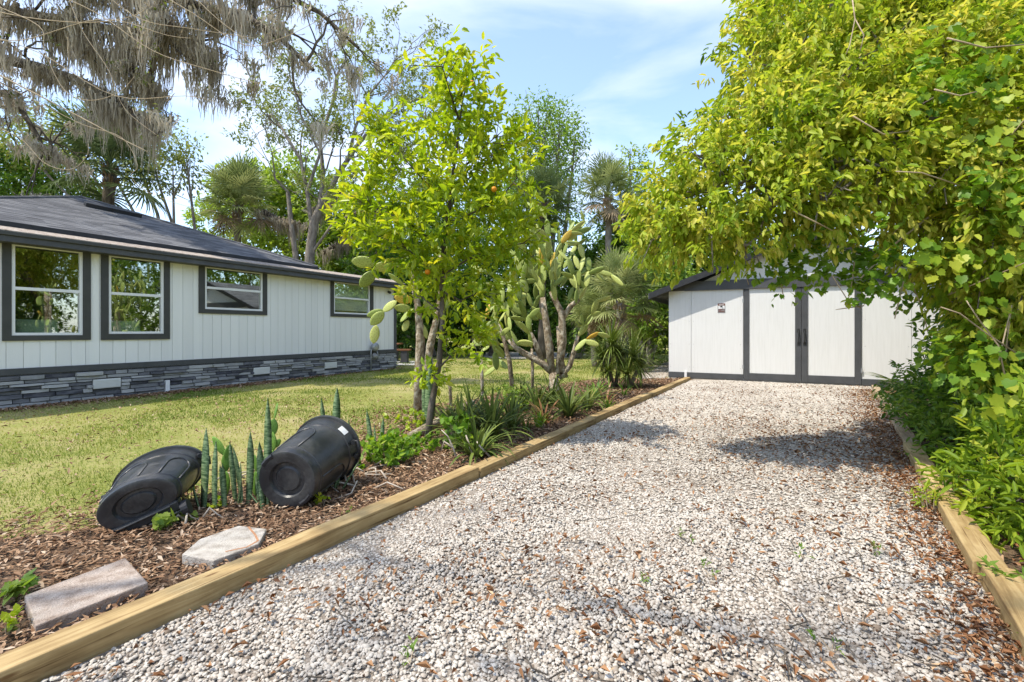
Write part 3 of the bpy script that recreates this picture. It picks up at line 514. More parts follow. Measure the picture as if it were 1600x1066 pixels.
# stone skirting, stone by stone
skirt = part('stone_skirting', MB().fbox(Fh, T0, T1 + .01, -.14, .012, -.05, ZT0 - .004), M['mortar'], house)
openings = [(tpx(144), tpx(187), .19, .36), (tpx(395), tpx(420), .19, .36), (tpx(506), tpx(525), .19, .36), (tpx(256), tpx(262), .05, .24)]
z = 0.0; row = 0; nst = 0
while z < ZT0 - .03:
    h = rd.choice((.045, .06, .075, .10)); h = min(h, ZT0 - .006 - z); t = T0 + rd.uniform(-.2, 0)
    while t < T1:
        L = rd.uniform(.18, .5) * (1.5 if t < -3.2 else 1); a, b = max(t, T0), min(t + L, T1 + .012); t += L
        if any(a < o[1] and b > o[0] and z < o[3] - .01 and z + h > o[2] + .01 for o in openings):
            o = [o for o in openings if a < o[1] and b > o[0]][0]
            segs = [(a, o[0] - .004), (o[1] + .004, b)]
        else: segs = [(a, b)]
        for a_, b_ in segs:
            if b_ - a_ < .03: continue
            d = rd.choice((.02, .035, .05, .075)); j = lambda: rd.uniform(-.006, .006)
            lo = [Fh(a_ + .004, .0, z + .003), Fh(b_ - .004, 0, z + .003), Fh(b_ - .004, 0, z + h - .003), Fh(a_ + .004, 0, z + h - .003)]
            m1 = (a_ + b_) / 2 + rd.uniform(-.2, .2) * (b_ - a_)
            vs = lo + [Fh(a_ + .006 + abs(j()), d + j(), z + .006 + abs(j())), Fh(b_ - .006 - abs(j()), d + j(), z + .006 + abs(j())), Fh(b_ - .006 - abs(j()), d - .008 + j(), z + h - .006 - abs(j())), Fh(a_ + .006 + abs(j()), d - .008 + j(), z + h - .006 - abs(j())), Fh(m1, d + .008 + j(), z + .005), Fh(m1 + j(), d + j(), z + h - .006)]
            link('stone', MB().add(vs, [(4, 8, 9, 7), (8, 5, 6, 9), (0, 1, 5, 8, 4), (1, 2, 6, 5), (2, 3, 7, 9, 6), (3, 0, 4, 7)]).mesh('stone', M['stone']), skirt); nst += 1
    z += h; row += 1
for o in openings[:3]:
    v = part('foundation_vent', MB().fbox(Fh, o[0], o[1], .013, .045, o[2], o[3]), M['white_paint'], house, bevel=.004)
    for k in range(5): link('louvre', MB().fbox(Fh, o[0] + .02, o[1] - .02, .046, .052, o[2] + .022 + k * .028, o[2] + .036 + k * .028).mesh('louvre', M['white_paint']), v)
o = openings[3]; part('drain_stub', MB().fbox(Fh, o[0], o[1], .013, .09, o[2] - .05, o[3]), M['white_vinyl'], house, bevel=.006)
# eaves and roof
E0, E1 = T0 - .3, T1 + .10
part('soffit', MB().fbox(Fh, E0, E1, -.02, .297, 2.655, 2.675), M['olive_trim'], house)
part('fascia', MB().fbox(Fh, E0, E1, .298, .325, 2.65, 2.745), M['grey_trim'], house, bevel=.003)
part('gutter', MB().fbox(Fh, E0, E1 + .01, .298, .36, 2.747, 2.81), M['olive_trim'], house, bevel=.008)
TC, HALF, SL = 3.10, 3.79, 0.39
low = MB(); low.prism([Fh(E0, .35, 2.812), Fh(E1, .35, 2.812), Fh(E1, -.15, 2.93), Fh(E0, -.15, 2.93)], [Fh(E0, .35, 2.826), Fh(E1, .35, 2.826), Fh(E1, -.15, 2.965), Fh(E0, -.15, 2.965)])
low.prism([Fh(E0, -.152, 2.90), Fh(E1, -.152, 2.90), Fh(E1, -7.5, 2.90), Fh(E0, -7.5, 2.90)], [Fh(E0, -.152, 2.963), Fh(E1, -.152, 2.963), Fh(E1, -7.5, 2.99), Fh(E0, -7.5, 2.99)])
part('eave_ledge', low, M['tan_ledge'], house)
TA = TC - 2 * HALF; ED = -.12; ZE = 3.02
part('drip_edge', MB().fbox(Fh, TA - .02, TC + .02, ED - .02, ED + .02, 2.955, ZE + .012), M['black_edge'], house)
def roof_pt(k, t_lin): return None
peak = Fh((TA + TC) / 2, ED - HALF, ZE + SL * HALF)
rb = MB().add([Fh(TA, ED, ZE - .02), Fh(TC, ED, ZE - .02), Fh(TC, ED - 2 * HALF, ZE - .02), Fh(TA, ED - 2 * HALF, ZE - .02), peak], [(1, 2, 4), (2, 3, 4), (3, 0, 4), (0, 1, 2, 3), (0, 1, 4)])
roof = part('roof', rb, M['shingle'], house)
NC = 27
for k in range(NC):
    a, b = k / NC * HALF, min((k + 1.25) / NC, 1) * HALF; za, zb_ = ZE + SL * a, ZE + SL * b
    lo = [Fh(TA + a, ED - a, za + .006), Fh(TC - a, ED - a, za + .006), Fh(TC - b, ED - b, zb_ + .002), Fh(TA + b, ED - b, zb_ + .002)]
    link('shingle_course', MB().prism(lo, [(p[0], p[1], p[2] + .012) for p in lo]).mesh('shingle_course', M['shingle']), roof)
for s in (-1, 1):
    tm = (TA + TC) / 2; a = Fh(tm + s * HALF, ED, ZE + .02); mbh = MB().tube([a, (peak[0], peak[1], peak[2] + .02)], .035, 6)
    link('hip_cap', mbh.mesh('hip_cap', M['shingle']), roof)
def on_roof(px, py):                                 # where a sight line meets the near roof plane
    nvec = Vector((hn.x * SL, hn.y * SL, 1)); p0 = Vector(Fh(0, ED, ZE + .02)); d = P(px, py, 1) - Vector((0, 0, H)); c0 = Vector((0, 0, H))
    return c0 + d * ((p0 - c0).dot(nvec) / d.dot(nvec))
va, vb = on_roof(132, 321), on_roof(219, 339)
upv = Vector((hn.x * SL, hn.y * SL, 1)).normalized(); Mv = frame_from((va + vb) / 2, vb - va, upv); L = (vb - va).length
link('ridge_vent', MB().fbox(lambda a, b, c: tuple(Mv @ Vector((a, b, c))), -L / 2, L / 2, -.12, .10, .0, .085).mesh('ridge_vent', M['black_edge']), roof)
# gas meter and spotlight on the house wall
tm = tpx(581); gm = thing('gas_meter', 'small grey round gas meter with pipes on the house stone skirting', 'gas meter', Fh(tm, .1, 0))
part('pipe', MB().tube([Fh(tm - .16, .12, -.03), Fh(tm - .16, .12, .62), Fh(tm - .1, .12, .68), Fh(tm, .12, .68)], .017, 8), M['galvanised'], gm, True)
part('pipe', MB().tube([Fh(tm + .10, .12, .60), Fh(tm + .14, .12, .5), Fh(tm + .14, .12, .36), Fh(tm + .14, .03, .36)], .017, 8), M['galvanised'], gm, True)
Mx = frame_from(Fh(tm, .06, .74), hu, hn); part('meter_body', MB().lathe([(0, 0), (.11, 0), (.13, .03), (.13, .12), (.10, .15), (0, .15)], Mx, 20), M['galvanised'], gm, True)
Mx = frame_from(Fh(tm + .02, .06, .46), hu, hn); part('regulator', MB().lathe([(0, 0), (.08, 0), (.095, .03), (.06, .09), (.03, .14), (0, .14)], Mx, 16), M['concrete'], gm, True)
sp = thing('wall_spotlight', 'tiny black spotlight under the house eave near the end corner', 'light', Fh(tpx(607), .02, 2.5))
Mx = frame_from(Fh(tpx(607), .0, 2.53), hu, hn); part('mount', MB().lathe([(0, 0), (.045, 0), (.045, .02), (0, .02)], Mx, 14), M['black_metal'], sp, True)
part('lamp_head', MB().tube([Fh(tpx(607), .02, 2.53), Fh(tpx(607) - .06, .12, 2.50)], [.03, .045], 10), M['black_metal'], sp, True)
# bench past the house end
bn = thing('garden_bench', 'brown plank bench on grey block legs behind the house corner', 'bench', (-4.3, 18.5, 0))
part('seat', MB().box(-5.9, -3.98, 18.25, 18.62, .47, .53), M['bench_wood'], bn, bevel=.006)
part('leg', MB().box(-4.33, -4.08, 18.27, 18.6, -.006, .468), M['grey_trim'], bn, bevel=.01); part('leg', MB().box(-5.75, -5.5, 18.27, 18.6, -.006, .468), M['grey_trim'], bn, bevel=.01)
bn = thing('picnic_table', 'brown plank table top just showing past the house corner', 'table', (-5.2, 19.6, 0))
part('table_top', MB().box(-6.6, -4.62, 19.2, 20.0, .68, .73), M['bench_wood'], bn, bevel=.006)
part('leg', MB().box(-4.95, -4.8, 19.3, 19.9, -.006, .678), M['grey_trim'], bn); part('leg', MB().box(-6.4, -6.25, 19.3, 19.9, -.006, .678), M['grey_trim'], bn)

# ================================================================== shed
GA = G(1045, 590); gu = Vector((0.889, -0.457, 0)).normalized(); gn = Vector((-0.457, -0.889, 0)).normalized()
def Fg(s, d, z): p = GA + gu * s + gn * d; return (p.x, p.y, z)
def spx(px): r = (px - CX) / F; return (r * GA.y - GA.x) / (gu.x - gu.y * r)
shed = thing('shed', 'white panelled shed with grey framed double doors and low gable roof', 'shed', Fg(3, 0, 0))
D0, D1, D2, D3 = spx(1162), spx(1252), spx(1345), 6.05
S1 = spx(1080); SW = D3; RS = .37; RZ = 2.37
def prof_top(s): return RZ + RS * min(s, SW - s)
part('wall', MB().fbox(Fg, .01, SW - .01, -.12, -.03, -.02, RZ), M['shed_paint'], shed)
mbp = MB()
for a, b in ((0, S1 - .004), (S1 + .004, D0 - .012), (D2 + .012, D2 + .9), (D2 + .908, SW)):
    top = lambda s: min(prof_top(s) - .01, 2.33)
    lo = [Fg(a, -.03, .16), Fg(b, -.03, .16), Fg(b, -.03, top(b)), Fg(a, -.03, top(a))]; hi = [Fg(a, 0, .16), Fg(b, 0, .16), Fg(b, 0, top(b)), Fg(a, 0, top(a))]
    part('wall_panel', MB().prism(lo, hi), M['shed_paint'], shed, bevel=.002)
for a, b in ((-.01, spx(1069)), (spx(1074), D0 - .015), (D2 + .015, SW + .01)):
    part('base_trim', MB().fbox(Fg, a, b, -.03, .022, .02, .158), M['grey_trim'], shed, bevel=.004)
part('drain_stub', MB().fbox(Fg, spx(1069) + .008, spx(1074) - .008, -.02, .03, -.01, .19), M['white_vinyl'], shed, bevel=.004)
part('footing', MB().fbox(Fg, .01, SW, -.3, -.005, -.05, .018), M['concrete'], shed)
# gable above the header
part('gable_panel', MB().prism([Fg(.4, -.06, 2.34), Fg(SW - .4, -.06, 2.34), Fg(SW / 2, -.06, prof_top(SW / 2) - .01)][:3], [Fg(.4, -.012, 2.34), Fg(SW - .4, -.012, 2.34), Fg(SW / 2, -.012, prof_top(SW / 2) - .01)]), M['shed_paint'], shed)
hd = lambda d: [Fg(0.0, d, 2.30), Fg(SW, d, 2.30), Fg(SW - .38, d, 2.50), Fg(.38, d, 2.50)]
part('header_board', MB().prism(hd(.004), hd(.032)), M['grey_trim'], shed, bevel=.003)
part('drip_cap', MB().fbox(Fg, .40, SW - .40, .002, .055, 2.292, 2.535), M['grey_trim'], shed, bevel=.004)
# roof slopes, rake boards, eaves
for sgn in (0, 1):
    X = (lambda s: s) if sgn == 0 else (lambda s: SW - s)
    def q(s, d, dz): return Fg(X(s), d, RZ + RS * s + dz)
    part('roof_slope', MB().prism([q(-.45, .26, .0), q(SW / 2, .26, .0), q(SW / 2, -6.4, .0), q(-.45, -6.4, .0)], [q(-.45, .26, .05), q(SW / 2, .26, .05), q(SW / 2, -6.4, .05), q(-.45, -6.4, .05)]), M['shingle'], shed)
    part('rake_board', MB().prism([q(-.46, .262, -.10), q(SW / 2, .262, -.10), q(SW / 2, .262, .056), q(-.46, .262, .056)], [q(-.46, .292, -.10), q(SW / 2, .292, -.10), q(SW / 2, .292, .056), q(-.46, .292, .056)]), M['black_edge'], shed)
    part('eave_board', MB().fbox(Fg, *( (-.49, -.462) if sgn == 0 else (SW + .462, SW + .49)), -6.4, .26, 2.10, 2.255), M['grey_trim'], shed)
side = MB(); side.fbox(Fg, -.0, .03, -6.2, -.031, -.02, RZ - .03); side.fbox(Fg, SW - .03, SW, -6.2, -.031, -.02, RZ - .03); side.fbox(Fg, 0, SW, -6.23, -6.2, -.02, RZ)
part('side_wall', side, M['shed_paint'], shed)
for k, (a, b) in enumerate(((D0 - .006, D1 - .004), (D1 + .004, D2 + .006))):
    st = .125; z0, z1 = .03, 2.296
    panel = MB().fbox(Fg, a + st, b - st, -.025, .006, z0 + .17, z1)
    dr_ = part('door', panel, M['shed_paint'], shed)
    for nm, q in (('stile', (a, a + st, z0, z1)), ('stile', (b - st, b, z0, z1)), ('rail', (a + st + .001, b - st - .001, z0, z0 + .168))):
        o = link(nm, MB().fbox(Fg, q[0], q[1], -.025, .03, q[2], q[3]).mesh(nm, M['grey_trim']), dr_); bv = o.modifiers.new('b', 'BEVEL'); bv.width = .003
    hs = (b - .055) if k == 0 else (a + .06); zc = 1.10
    link('handle', MB().tube([Fg(hs, .03, zc - .15), Fg(hs, .065, zc - .11), Fg(hs, .075, zc), Fg(hs, .065, zc + .11), Fg(hs, .03, zc + .15)], .012, 8).fbox(Fg, hs - .025, hs + .025, .030, .036, zc - .20, zc - .12).fbox(Fg, hs - .025, hs + .025, .030, .036, zc + .12, zc + .20).mesh('handle', M['black_metal']), dr_)
    for zh in (.35, 2.0): link('hinge', MB().fbox(Fg, (a - .02) if k == 0 else (b - .01), (a + .01) if k == 0 else (b + .02), .031, .038, zh - .05, zh + .05).mesh('hinge', M['galvanised']), dr_)
for k, (a, zz) in enumerate([(s_, z_) for s_ in (.05, S1 - .05, S1 + .05, D0 - .07, D2 + .08, D2 + .85) for z_ in (.3, .9, 1.5, 2.1)]):
    part('screw_head', MB().fbox(Fg, a - .006, a + .006, .0005, .003, zz - .006, zz + .006), M['galvanised'], shed)
# warning sign with a camera picture
sg = thing('camera_sign', 'small camera warning sign with dark red header on the white shed wall', 'sign', Fg(spx(1127), .0, 1.6))
s0, s1 = spx(1121.5), spx(1133); z0, z1 = H + (HY - 489.5) / F * 12.2, H + (HY - 475) / F * 12.2; w_, h_ = s1 - s0, z1 - z0
def sgp(name, a0, a1, b0, b1, d, m): return part(name, MB().fbox(Fg, s0 + a0 * w_, s0 + a1 * w_, .001 if d == 0 else .003 + d, .003 + d + .0015, z0 + b0 * h_, z0 + b1 * h_), m, sg)
dk = noise_mat('sign_red', [(0.3, (0.14, 0.06, 0.05)), (0.7, (0.18, 0.08, 0.065))], 20, rough=.5); gy = noise_mat('sign_grey', [(0.3, (0.20, 0.165, 0.16)), (0.7, (0.27, 0.225, 0.22))], 60, rough=.5)
sgp('plate', 0, 1, 0, 1, 0, M['white_vinyl']); sgp('header_band', 0, 1, .76, 1, .002, dk); sgp('header_lettering', .16, .84, .82, .87, .005, M['white_vinyl']); sgp('text_panel', .04, .96, .02, .44, .002, gy)
sgp('border', 0, .05, 0, .76, .002, M['grey_trim']); sgp('border', .95, 1, 0, .76, .002, M['grey_trim'])
sgp('camera_picture', .40, .64, .60, .74, .005, M['black_metal']); sgp('camera_picture', .28, .42, .62, .68, .005, M['black_metal']); sgp('camera_picture', .66, .72, .30, .60, .005, M['grey_trim'])
sgp('text_line', .12, .6, .34, .38, .005, dk); sgp('text_line', .12, .85, .10, .17, .005, dk); sgp('text_line', .12, .5, .22, .27, .005, dk)

# ================================================================== landscape timbers
def timber(Xf, y0, y1, side, mat, label, grp, w=.13, h=.092, dz=0, dx=0):
    a = Vector((Xf(y0) + dx, y0, 0)); b = Vector((Xf(y1) + dx, y1, 0)); d = (b - a).normalized(); nv = Vector((-d.y, d.x, 0)) * side; c = (a + b) / 2 + nv * w / 2
    L = (b - a).length - .008; mb = MB(); ns = max(3, int(L / .3)); rr = random.Random(int(y0 * 100)); rows = []
    for i in range(ns + 1):
        x = -L / 2 + L * i / ns; jw, jh = rr.uniform(-.003, .003), rr.uniform(-.003, .003); rows.append([(x, -w / 2 + jw, -.03), (x, w / 2 + jw, -.03), (x, w / 2 + jw, h + jh), (x, -w / 2 + jw, h + jh * .5)])
    mb.add([p for r_ in rows for p in r_], [(4 * i + k, 4 * i + (k + 1) % 4, 4 * i + 4 + (k + 1) % 4, 4 * i + 4 + k) for i in range(ns) for k in range(4)] + [(3, 2, 1, 0), (4 * ns, 4 * ns + 1, 4 * ns + 2, 4 * ns + 3)])
    o = link('landscape_timber', mb.mesh('landscape_timber', M[mat])); o.matrix_basis = frame_from((c.x, c.y, dz), d, (0, 0, 1))
    bv = o.modifiers.new('b', 'BEVEL'); bv.width = .006; bv.segments = 2; bv.limit_method = 'ANGLE'; return tag(o, label, 'timber', grp)
for y0, y1, dz, dx, lb in ((.9, 4.0, .0, 0, 'yellow pine edging timber beside the two loose paving slabs'), (4.0, 6.3, -.012, .012, 'pine edging timber in front of the dark bromeliad clump'), (6.3, 8.8, -.006, -.01, 'pine edging timber in front of the tall cactus trunk'), (8.8, 11.9, -.015, .01, 'pine edging timber ending at the shed corner')):
    timber(XL, y0, y1, 1, 'timber', lb, 'timbers edging the planted bed', dz=dz, dx=dx)
for y0, y1, dz, dx, m_, lb in ((.6, 2.36, .0, .0, 'timber', 'yellow edging timber under the oleander sprigs on the hedge side'), (2.36, 4.9, .006, -.03, 'timber', 'edging timber half buried in leaves below the hedge'), (4.9, 7.6, -.012, .0, 'old_timber', 'weathered edging timber overgrown by the hedge foot'), (7.6, 10.2, -.012, .01, 'old_timber', 'pale weathered edging timber reaching the shed door post')):
    timber(XR, y0, y1, -1, m_, lb, 'timbers edging the hedge bank', dz=dz, dx=dx)

# ================================================================== loose slabs
def slab(px_pts, z, th, m_, name, label):
    top = [G(x, y, z) for x, y in px_pts]; cx = sum(top, Vector()) / len(top)
    mb = MB().prism([(p.x, p.y, z - th) for p in top], [tuple(p) for p in top]); o = link(name, mb.mesh(name, M[m_])); bv = o.modifiers.new('b', 'BEVEL'); bv.width = .007; bv.segments = 2
    return tag(o, label, 'slab', 'loose slabs on the mulch')
slab([(38, 930), (55, 978), (232, 910), (196, 871)], .048, .062, 'slab_pink', 'paving_slab', 'rectangular pinkish concrete slab lying on the mulch')
hexs = slab([(284, 866), (334, 876), (405, 849), (417, 826), (373, 821), (312, 842)], .045, .058, 'slab_grey', 'stepping_stone', 'pale grey six sided stepping stone with a rust stain')
mb = MB(); pl = [G(x, y, .0462) for x, y in ((388, 823), (399, 836), (403, 845), (385, 855), (352, 862))]
for a, b in zip(pl[:-1], pl[1:]):
    e = (b - a).normalized(); s_ = Vector((-e.y, e.x, 0)) * .006; mb.add([a - s_, a + s_, b + s_, b - s_], [(0, 1, 2, 3)])
link('rust_stain', mb.mesh('rust_stain', M['rust']), hexs)

# ================================================================== rubbish bins
PROF = [(0.001, .022), (.085, .022), (.098, .036), (.122, .036), (.136, .012), (.19, .004), (.212, .010), (.220, .028), (.223, .085), (.230, .09), (.262, .53), (.270, .535), (.279, .655), (.298, .658), (.300, .690), (.285, .697), (.272, .69), (.266, .64), (.215, .06), (.001, .05)]
def bin_(name, label, p0, p1, roll, sx=1.0, sy=1.0, wheels=False):
    p0, p1 = Vector(p0), Vector(p1); ax = (p1 - p0).normalized(); x = ax.cross(Vector((0, 0, 1))).normalized(); y = ax.cross(x) * -1
    # local x horizontal, local y up, rolled about the axis
    c, s = math.cos(roll), math.sin(roll); x2, y2 = x * c + y * s, y * c - x * s; k = (p1 - p0).length / .69
    Mm = Matrix(((x2.x, y2.x, ax.x, p0.x), (x2.y, y2.y, ax.y, p0.y), (x2.z, y2.z, ax.z, p0.z), (0, 0, 0, 1))) @ Matrix.Diagonal((sx, sy, k, 1))
    root = thing(name, label, 'rubbish bin', (p0.x, p0.y, 0), 'bins lying in the planted bed')
    body = part('body', MB().lathe(PROF, Mm, 48), M['bin_plastic'], root, True); es = body.modifiers.new('e', 'EDGE_SPLIT'); es.split_angle = math.radians(35)
    def R(z): return float(np.interp(z, [.09, .53, .535, .655], [.230, .262, .270, .279]))
    def S_(ang, z, off=0): r = R(z) + off; return Mm @ Vector((r * math.cos(ang), r * math.sin(ang), z))
    for ca in ((90, 210, 330) if not wheels else (100, 30, 165)):     # raised arch ribs moulded into the side
        c_ = math.radians(ca); w = .36; pts = [S_(c_ - w, .10, .0), S_(c_ - w, .32, .001)] + [S_(c_ - w * math.cos(a), .34 + .11 * math.sin(a), .001) for a in np.linspace(0, math.pi, 9)] + [S_(c_ + w, .32, .001), S_(c_ + w, .10, .0)]
        link('moulded_rib', MB().tube(pts, .0075, 6).mesh('moulded_rib', M['bin_plastic'], True), body)
    for ca in (0, 180):
        c_ = math.radians(ca); w = .20; pts = [S_(c_ - w, .60, .0), S_(c_ - w, .585, .055), S_(c_, .575, .062), S_(c_ + w, .585, .055), S_(c_ + w, .60, .0)]
        part('handle', MB().tube(pts, .012, 8), M['bin_dark'], root, True)
        part('handle_bracket', MB().tube([S_(c_ - w, .63, 0), S_(c_ - w, .56, .03)], .018, 6).tube([S_(c_ + w, .63, 0), S_(c_ + w, .56, .03)], .018, 6), M['bin_dark'], root)
    for ca in (125, 305) if not wheels else ():                     # grip slots cut in the foot
        c_ = math.radians(ca); pts = [S_(c_ - .22, .032, .0), S_(c_, .030, .0), S_(c_ + .22, .032, .0)]
        link('foot_grip', MB().tube([Mm @ Vector((.205 * math.cos(c_ + e), .205 * math.sin(c_ + e), .012)) for e in (-.25, 0, .25)], .018, 6).mesh('foot_grip', M['black_edge']), body)
    if wheels:
        ya = -.235
        part('axle', MB().tube([Mm @ Vector((-.21, ya, .02)), Mm @ Vector((.21, ya, .02))], .010, 8), M['galvanised'], root, True)
        part('wheel_housing', MB().fbox(lambda a, b, c: tuple(Mm @ Vector((a, b, c))), -.19, .19, -.225, -.12, -.012, .10), M['bin_dark'], root, bevel=.012)
        for s in (-1, 1):
            wx = Mm @ Vector((s * .205, ya, .03)); d = x2 * s; part('wheel', MB().tube([wx - d * .022, wx - d * .02, wx + d * .02, wx + d * .022], [.03, .05, .05, .03], 16), M['black_edge'], root)
        part('grab_bar', MB().fbox(lambda a, b, c: tuple(Mm @ Vector((a, b, c))), -.15, .15, -.15, -.135, -.03, -.008), M['bin_plastic'], root, bevel=.006)
    return root, Mm, S_
b1, _, _ = bin_('rubbish_bin', 'squat black wheeled bin tipped over with its base showing two wheels', (-2.34, 2.94, .165), (-2.58, 3.46, .185), math.radians(22), 1.0, .66, True)
b2, Mm2, S2 = bin_('rubbish_bin', 'black round bin lying behind the snake plants, white sticker near its rim', (-1.57, 3.27, .209), (-1.53, 3.90, .272), math.radians(8), .95, .95)
mb = MB(); c0 = math.radians(38)
vs = [S2(c0 + da, zz, .0015) for zz in (.552, .59, .63) for da in (-.14, -.07, 0, .07, .14)]
mb.add(vs, [(j * 5 + k, j * 5 + k + 1, j * 5 + k + 6, j * 5 + k + 5) for j in range(2) for k in range(4)])
part('sticker', mb, M['white_vinyl'], b2)
# ================================================================== plants: shared makers
LEAF8 = np.array([(0, 0, 0), (.26, .40, .09), (.64, .42, .05), (1, 0, -.14), (.64, -.42, .05), (.26, -.40, .09)]); LEAF8_F = np.array([(0, 2, 1), (0, 3, 2), (0, 5, 4), (0, 4, 3)])
LEAF2 = np.array([(0, 0, 0), (.45, .5, .12), (1, 0, -.1), (.45, -.5, .12)]); LEAF2_F = np.array([(0, 2, 1), (0, 3, 2)])
LEAF = np.array([(0, 0, 0), (.42, .5, .10), (.5, 0, 0), (.42, -.5, .10), (1, 0, -.12)]); LEAF_F = np.array([(0, 2, 1), (0, 3, 2), (2, 4, 1), (3, 4, 2)])
ho = [(0.02, 0), (-.12, .20), (-.04, .42), (.14, .40), (.30, .56), (.48, .40), (.62, .42), (.74, .22), (1.0, .03)]
HEART = np.array([(x, y, .09 * abs(y)) for x, y in ho] + [(x, -y * .93, .09 * abs(y)) for x, y in ho[:0:-1]] + [(.42, 0, -.035)]); nh = len(HEART) - 1
HEART_F = np.array([(nh, (i + 1) % nh, i) for i in range(nh)])
def leaf_geo(pos, ax, up, L, W, tv=LEAF, tf=LEAF_F):
    x = nrm(ax); y = nrm(np.cross(up, x)); z = np.cross(x, y)
    V = pos[:, None] + tv[None, :, :1] * (L[:, None] * x)[:, None] + tv[None, :, 1:2] * (W[:, None] * y)[:, None] + tv[None, :, 2:] * (L[:, None] * z)[:, None]
    n = len(pos); return V.reshape(-1, 3), (tf[None] + (np.arange(n) * len(tv))[:, None, None]).reshape(-1, 3)
def sprays(A, O, k, L, W, r, twig=.25, spread=.9, droop=.35, tint=.5, tvar=.14, tleaf=.12, tv=LEAF, tf=LEAF_F):
    """k leaves round a short twig at each anchor A growing towards O"""
    n = len(A); A = np.repeat(A, k, 0); O_ = np.repeat(nrm(O + r.normal(0, .35, O.shape)), k, 0); m = len(A)
    u = r.uniform(0, 1, (m, 1)); pos = A + O_ * u * twig + r.normal(0, twig * .16, (m, 3))
    ax = nrm(O_ * .55 + r.normal(0, 1, (m, 3)) * spread * .62 + np.array([0, 0, -droop])); up = nrm(np.array([0, 0, 1.0]) + r.normal(0, .45, (m, 3)))
    ln = L * r.uniform(.6, 1.25, m); V, Fc = leaf_geo(pos, ax, up, ln, ln * (W / L) * r.uniform(.8, 1.2, m), tv, tf)
    t = np.clip(np.repeat(tint + r.normal(0, tvar, n), k) + r.normal(0, tleaf, m), 0, 1)
    return V, Fc, np.repeat(t, len(tv))
def shell(c, rad, n, r, inner=.5, sq=(1, 1, 1), lump=.22):
    d = nrm(r.normal(0, 1, (n, 3))); ph = r.uniform(0, 6.28, 3)
    w = 1 + lump * np.sin(d[:, 0] * 4 + ph[0]) * np.sin(d[:, 1] * 4 + ph[1]) + lump * .6 * np.sin(d[:, 2] * 7 + d[:, 0] * 5 + ph[2])
    rr = rad * w * (inner + (1 - inner) * r.uniform(0, 1, n) ** .55)
    return np.array(c)[None] + d * rr[:, None] * np.array(sq)[None], d
def crown(name, parent, blobs_, mat, L, W, k, dens, r, inner=.5, twig=.25, spread=.9, droop=.35, tint=.5, sq=(1, 1, 1), tvar=.15, zmin=.05, keep=None, tv=LEAF, tf=LEAF_F):
    ch = []
    for c, rad in blobs_:
        n = max(6, int(dens * rad * rad)); A, O = shell(c, rad, n, r, inner, sq)
        ok = A[:, 2] > zmin
        if keep is not None: ok &= keep(A)
        A, O = A[ok], O[ok]
        if len(A): ch.append(sprays(A, O, k, L, W, r, twig, spread, droop, tint + r.normal(0, .06), tvar, tv=tv, tf=tf))
    V, Fc, T = join(ch); o = link(name, np_mesh(name, V, Fc, M[mat], T), parent); o['kind'] = 'stuff'; return o
def grow(r, p, d, L, rad, lvl, out, tips, spread=.7, up=.15, seg=5, kids=(2, 3), wob=.13, shrink=.68):
    p = Vector(p); d = Vector(d).normalized(); pts = [p.copy()]
    for i in range(seg):
        d = (d + Vector(r.normal(0, wob, 3)) + Vector((0, 0, up * .3))).normalized(); p = p + d * (L / seg); pts.append(p.copy())
    out.append((pts, [rad * (1 - .45 * i / seg) for i in range(seg + 1)]))
    if lvl == 0: tips.append((pts, d)); return
    for c in range(int(r.integers(kids[0], kids[1] + 1))):
        i = seg if c == 0 else int(r.integers(max(1, seg // 2), seg + 1)); q = Vector(r.normal(0, 1, 3)); q = (q - d * q.dot(d)).normalized()
        grow(r, pts[i], d + q * spread * r.uniform(.6, 1.2), L * shrink * r.uniform(.8, 1.15), rad * .55, lvl - 1, out, tips, spread, up, seg, kids, wob, shrink)
def tubes(out, n=6):
    mb = MB()
    for pts, rad in out: mb.tube(pts, rad, n if rad[0] > .03 else 4, False)
    return mb
def pline(px, Y):                                    # a list of sight lines at distances Y (number or list)
    return [P(a, b, Y[i] if hasattr(Y, '__len__') else Y) for i, (a, b) in enumerate(px)]
def B(l): return [(P(a, b, Y), rpx / F * Y) for a, b, rpx, Y in l]

# ------------------------------------------------------------------ palms
def frond_mesh(seed, mat, petiole=.8, blade=.75, nseg=34, droop=.55, w=.035):
    r = random.Random(seed); mb = MB(); vs = lambda *a: Vector(a)
    mb.tube([(0, 0, 0), (petiole * .5, 0, .05), (petiole, 0, .02)], [.02, .014, .010], 4)
    for i in range(nseg):
        a = math.radians(-138 + 276 * i / (nseg - 1)) + r.uniform(-.03, .03); L = blade * (1 - .28 * abs(a) / 2.4) * r.uniform(.88, 1.08)
        base = vs(petiole + .18 * math.cos(a) * (1 - abs(a) / 4), .06 * math.sin(a), .02 - .10 * (abs(a) / 2.4) ** 2); d = vs(math.cos(a), math.sin(a), r.uniform(-.12, .16) - .15 * abs(a) / 2.4).normalized()
        s = vs(-math.sin(a), math.cos(a), 0); p = [base]
        for k in range(1, 4):
            d = (d + vs(0, 0, -droop * (.18, .35, .8)[k - 1] * r.uniform(.6, 1.4))).normalized(); p.append(p[-1] + d * L * (.42, .33, .25)[k - 1])
        ww = (w * .35, w * .55, w * .38); z = vs(0, 0, .012)
        V = []
        for k in range(3): V += [p[k] + s * ww[k], p[k] - z * (1, 1, .5)[k], p[k] - s * ww[k]]
        V.append(p[3]); mb.add(V, [(0, 3, 4, 1), (1, 4, 5, 2), (3, 6, 7, 4), (4, 7, 8, 5), (6, 9, 7), (7, 9, 8)])
    return mb.mesh('frond', mat)
FR = {k: [frond_mesh(i + 10 * j, M[k], droop=(.35, .6, .9)[i]) for i in range(3)] for j, k in enumerate(('palm_leaf', 'palm_dark', 'palm_dead'))}
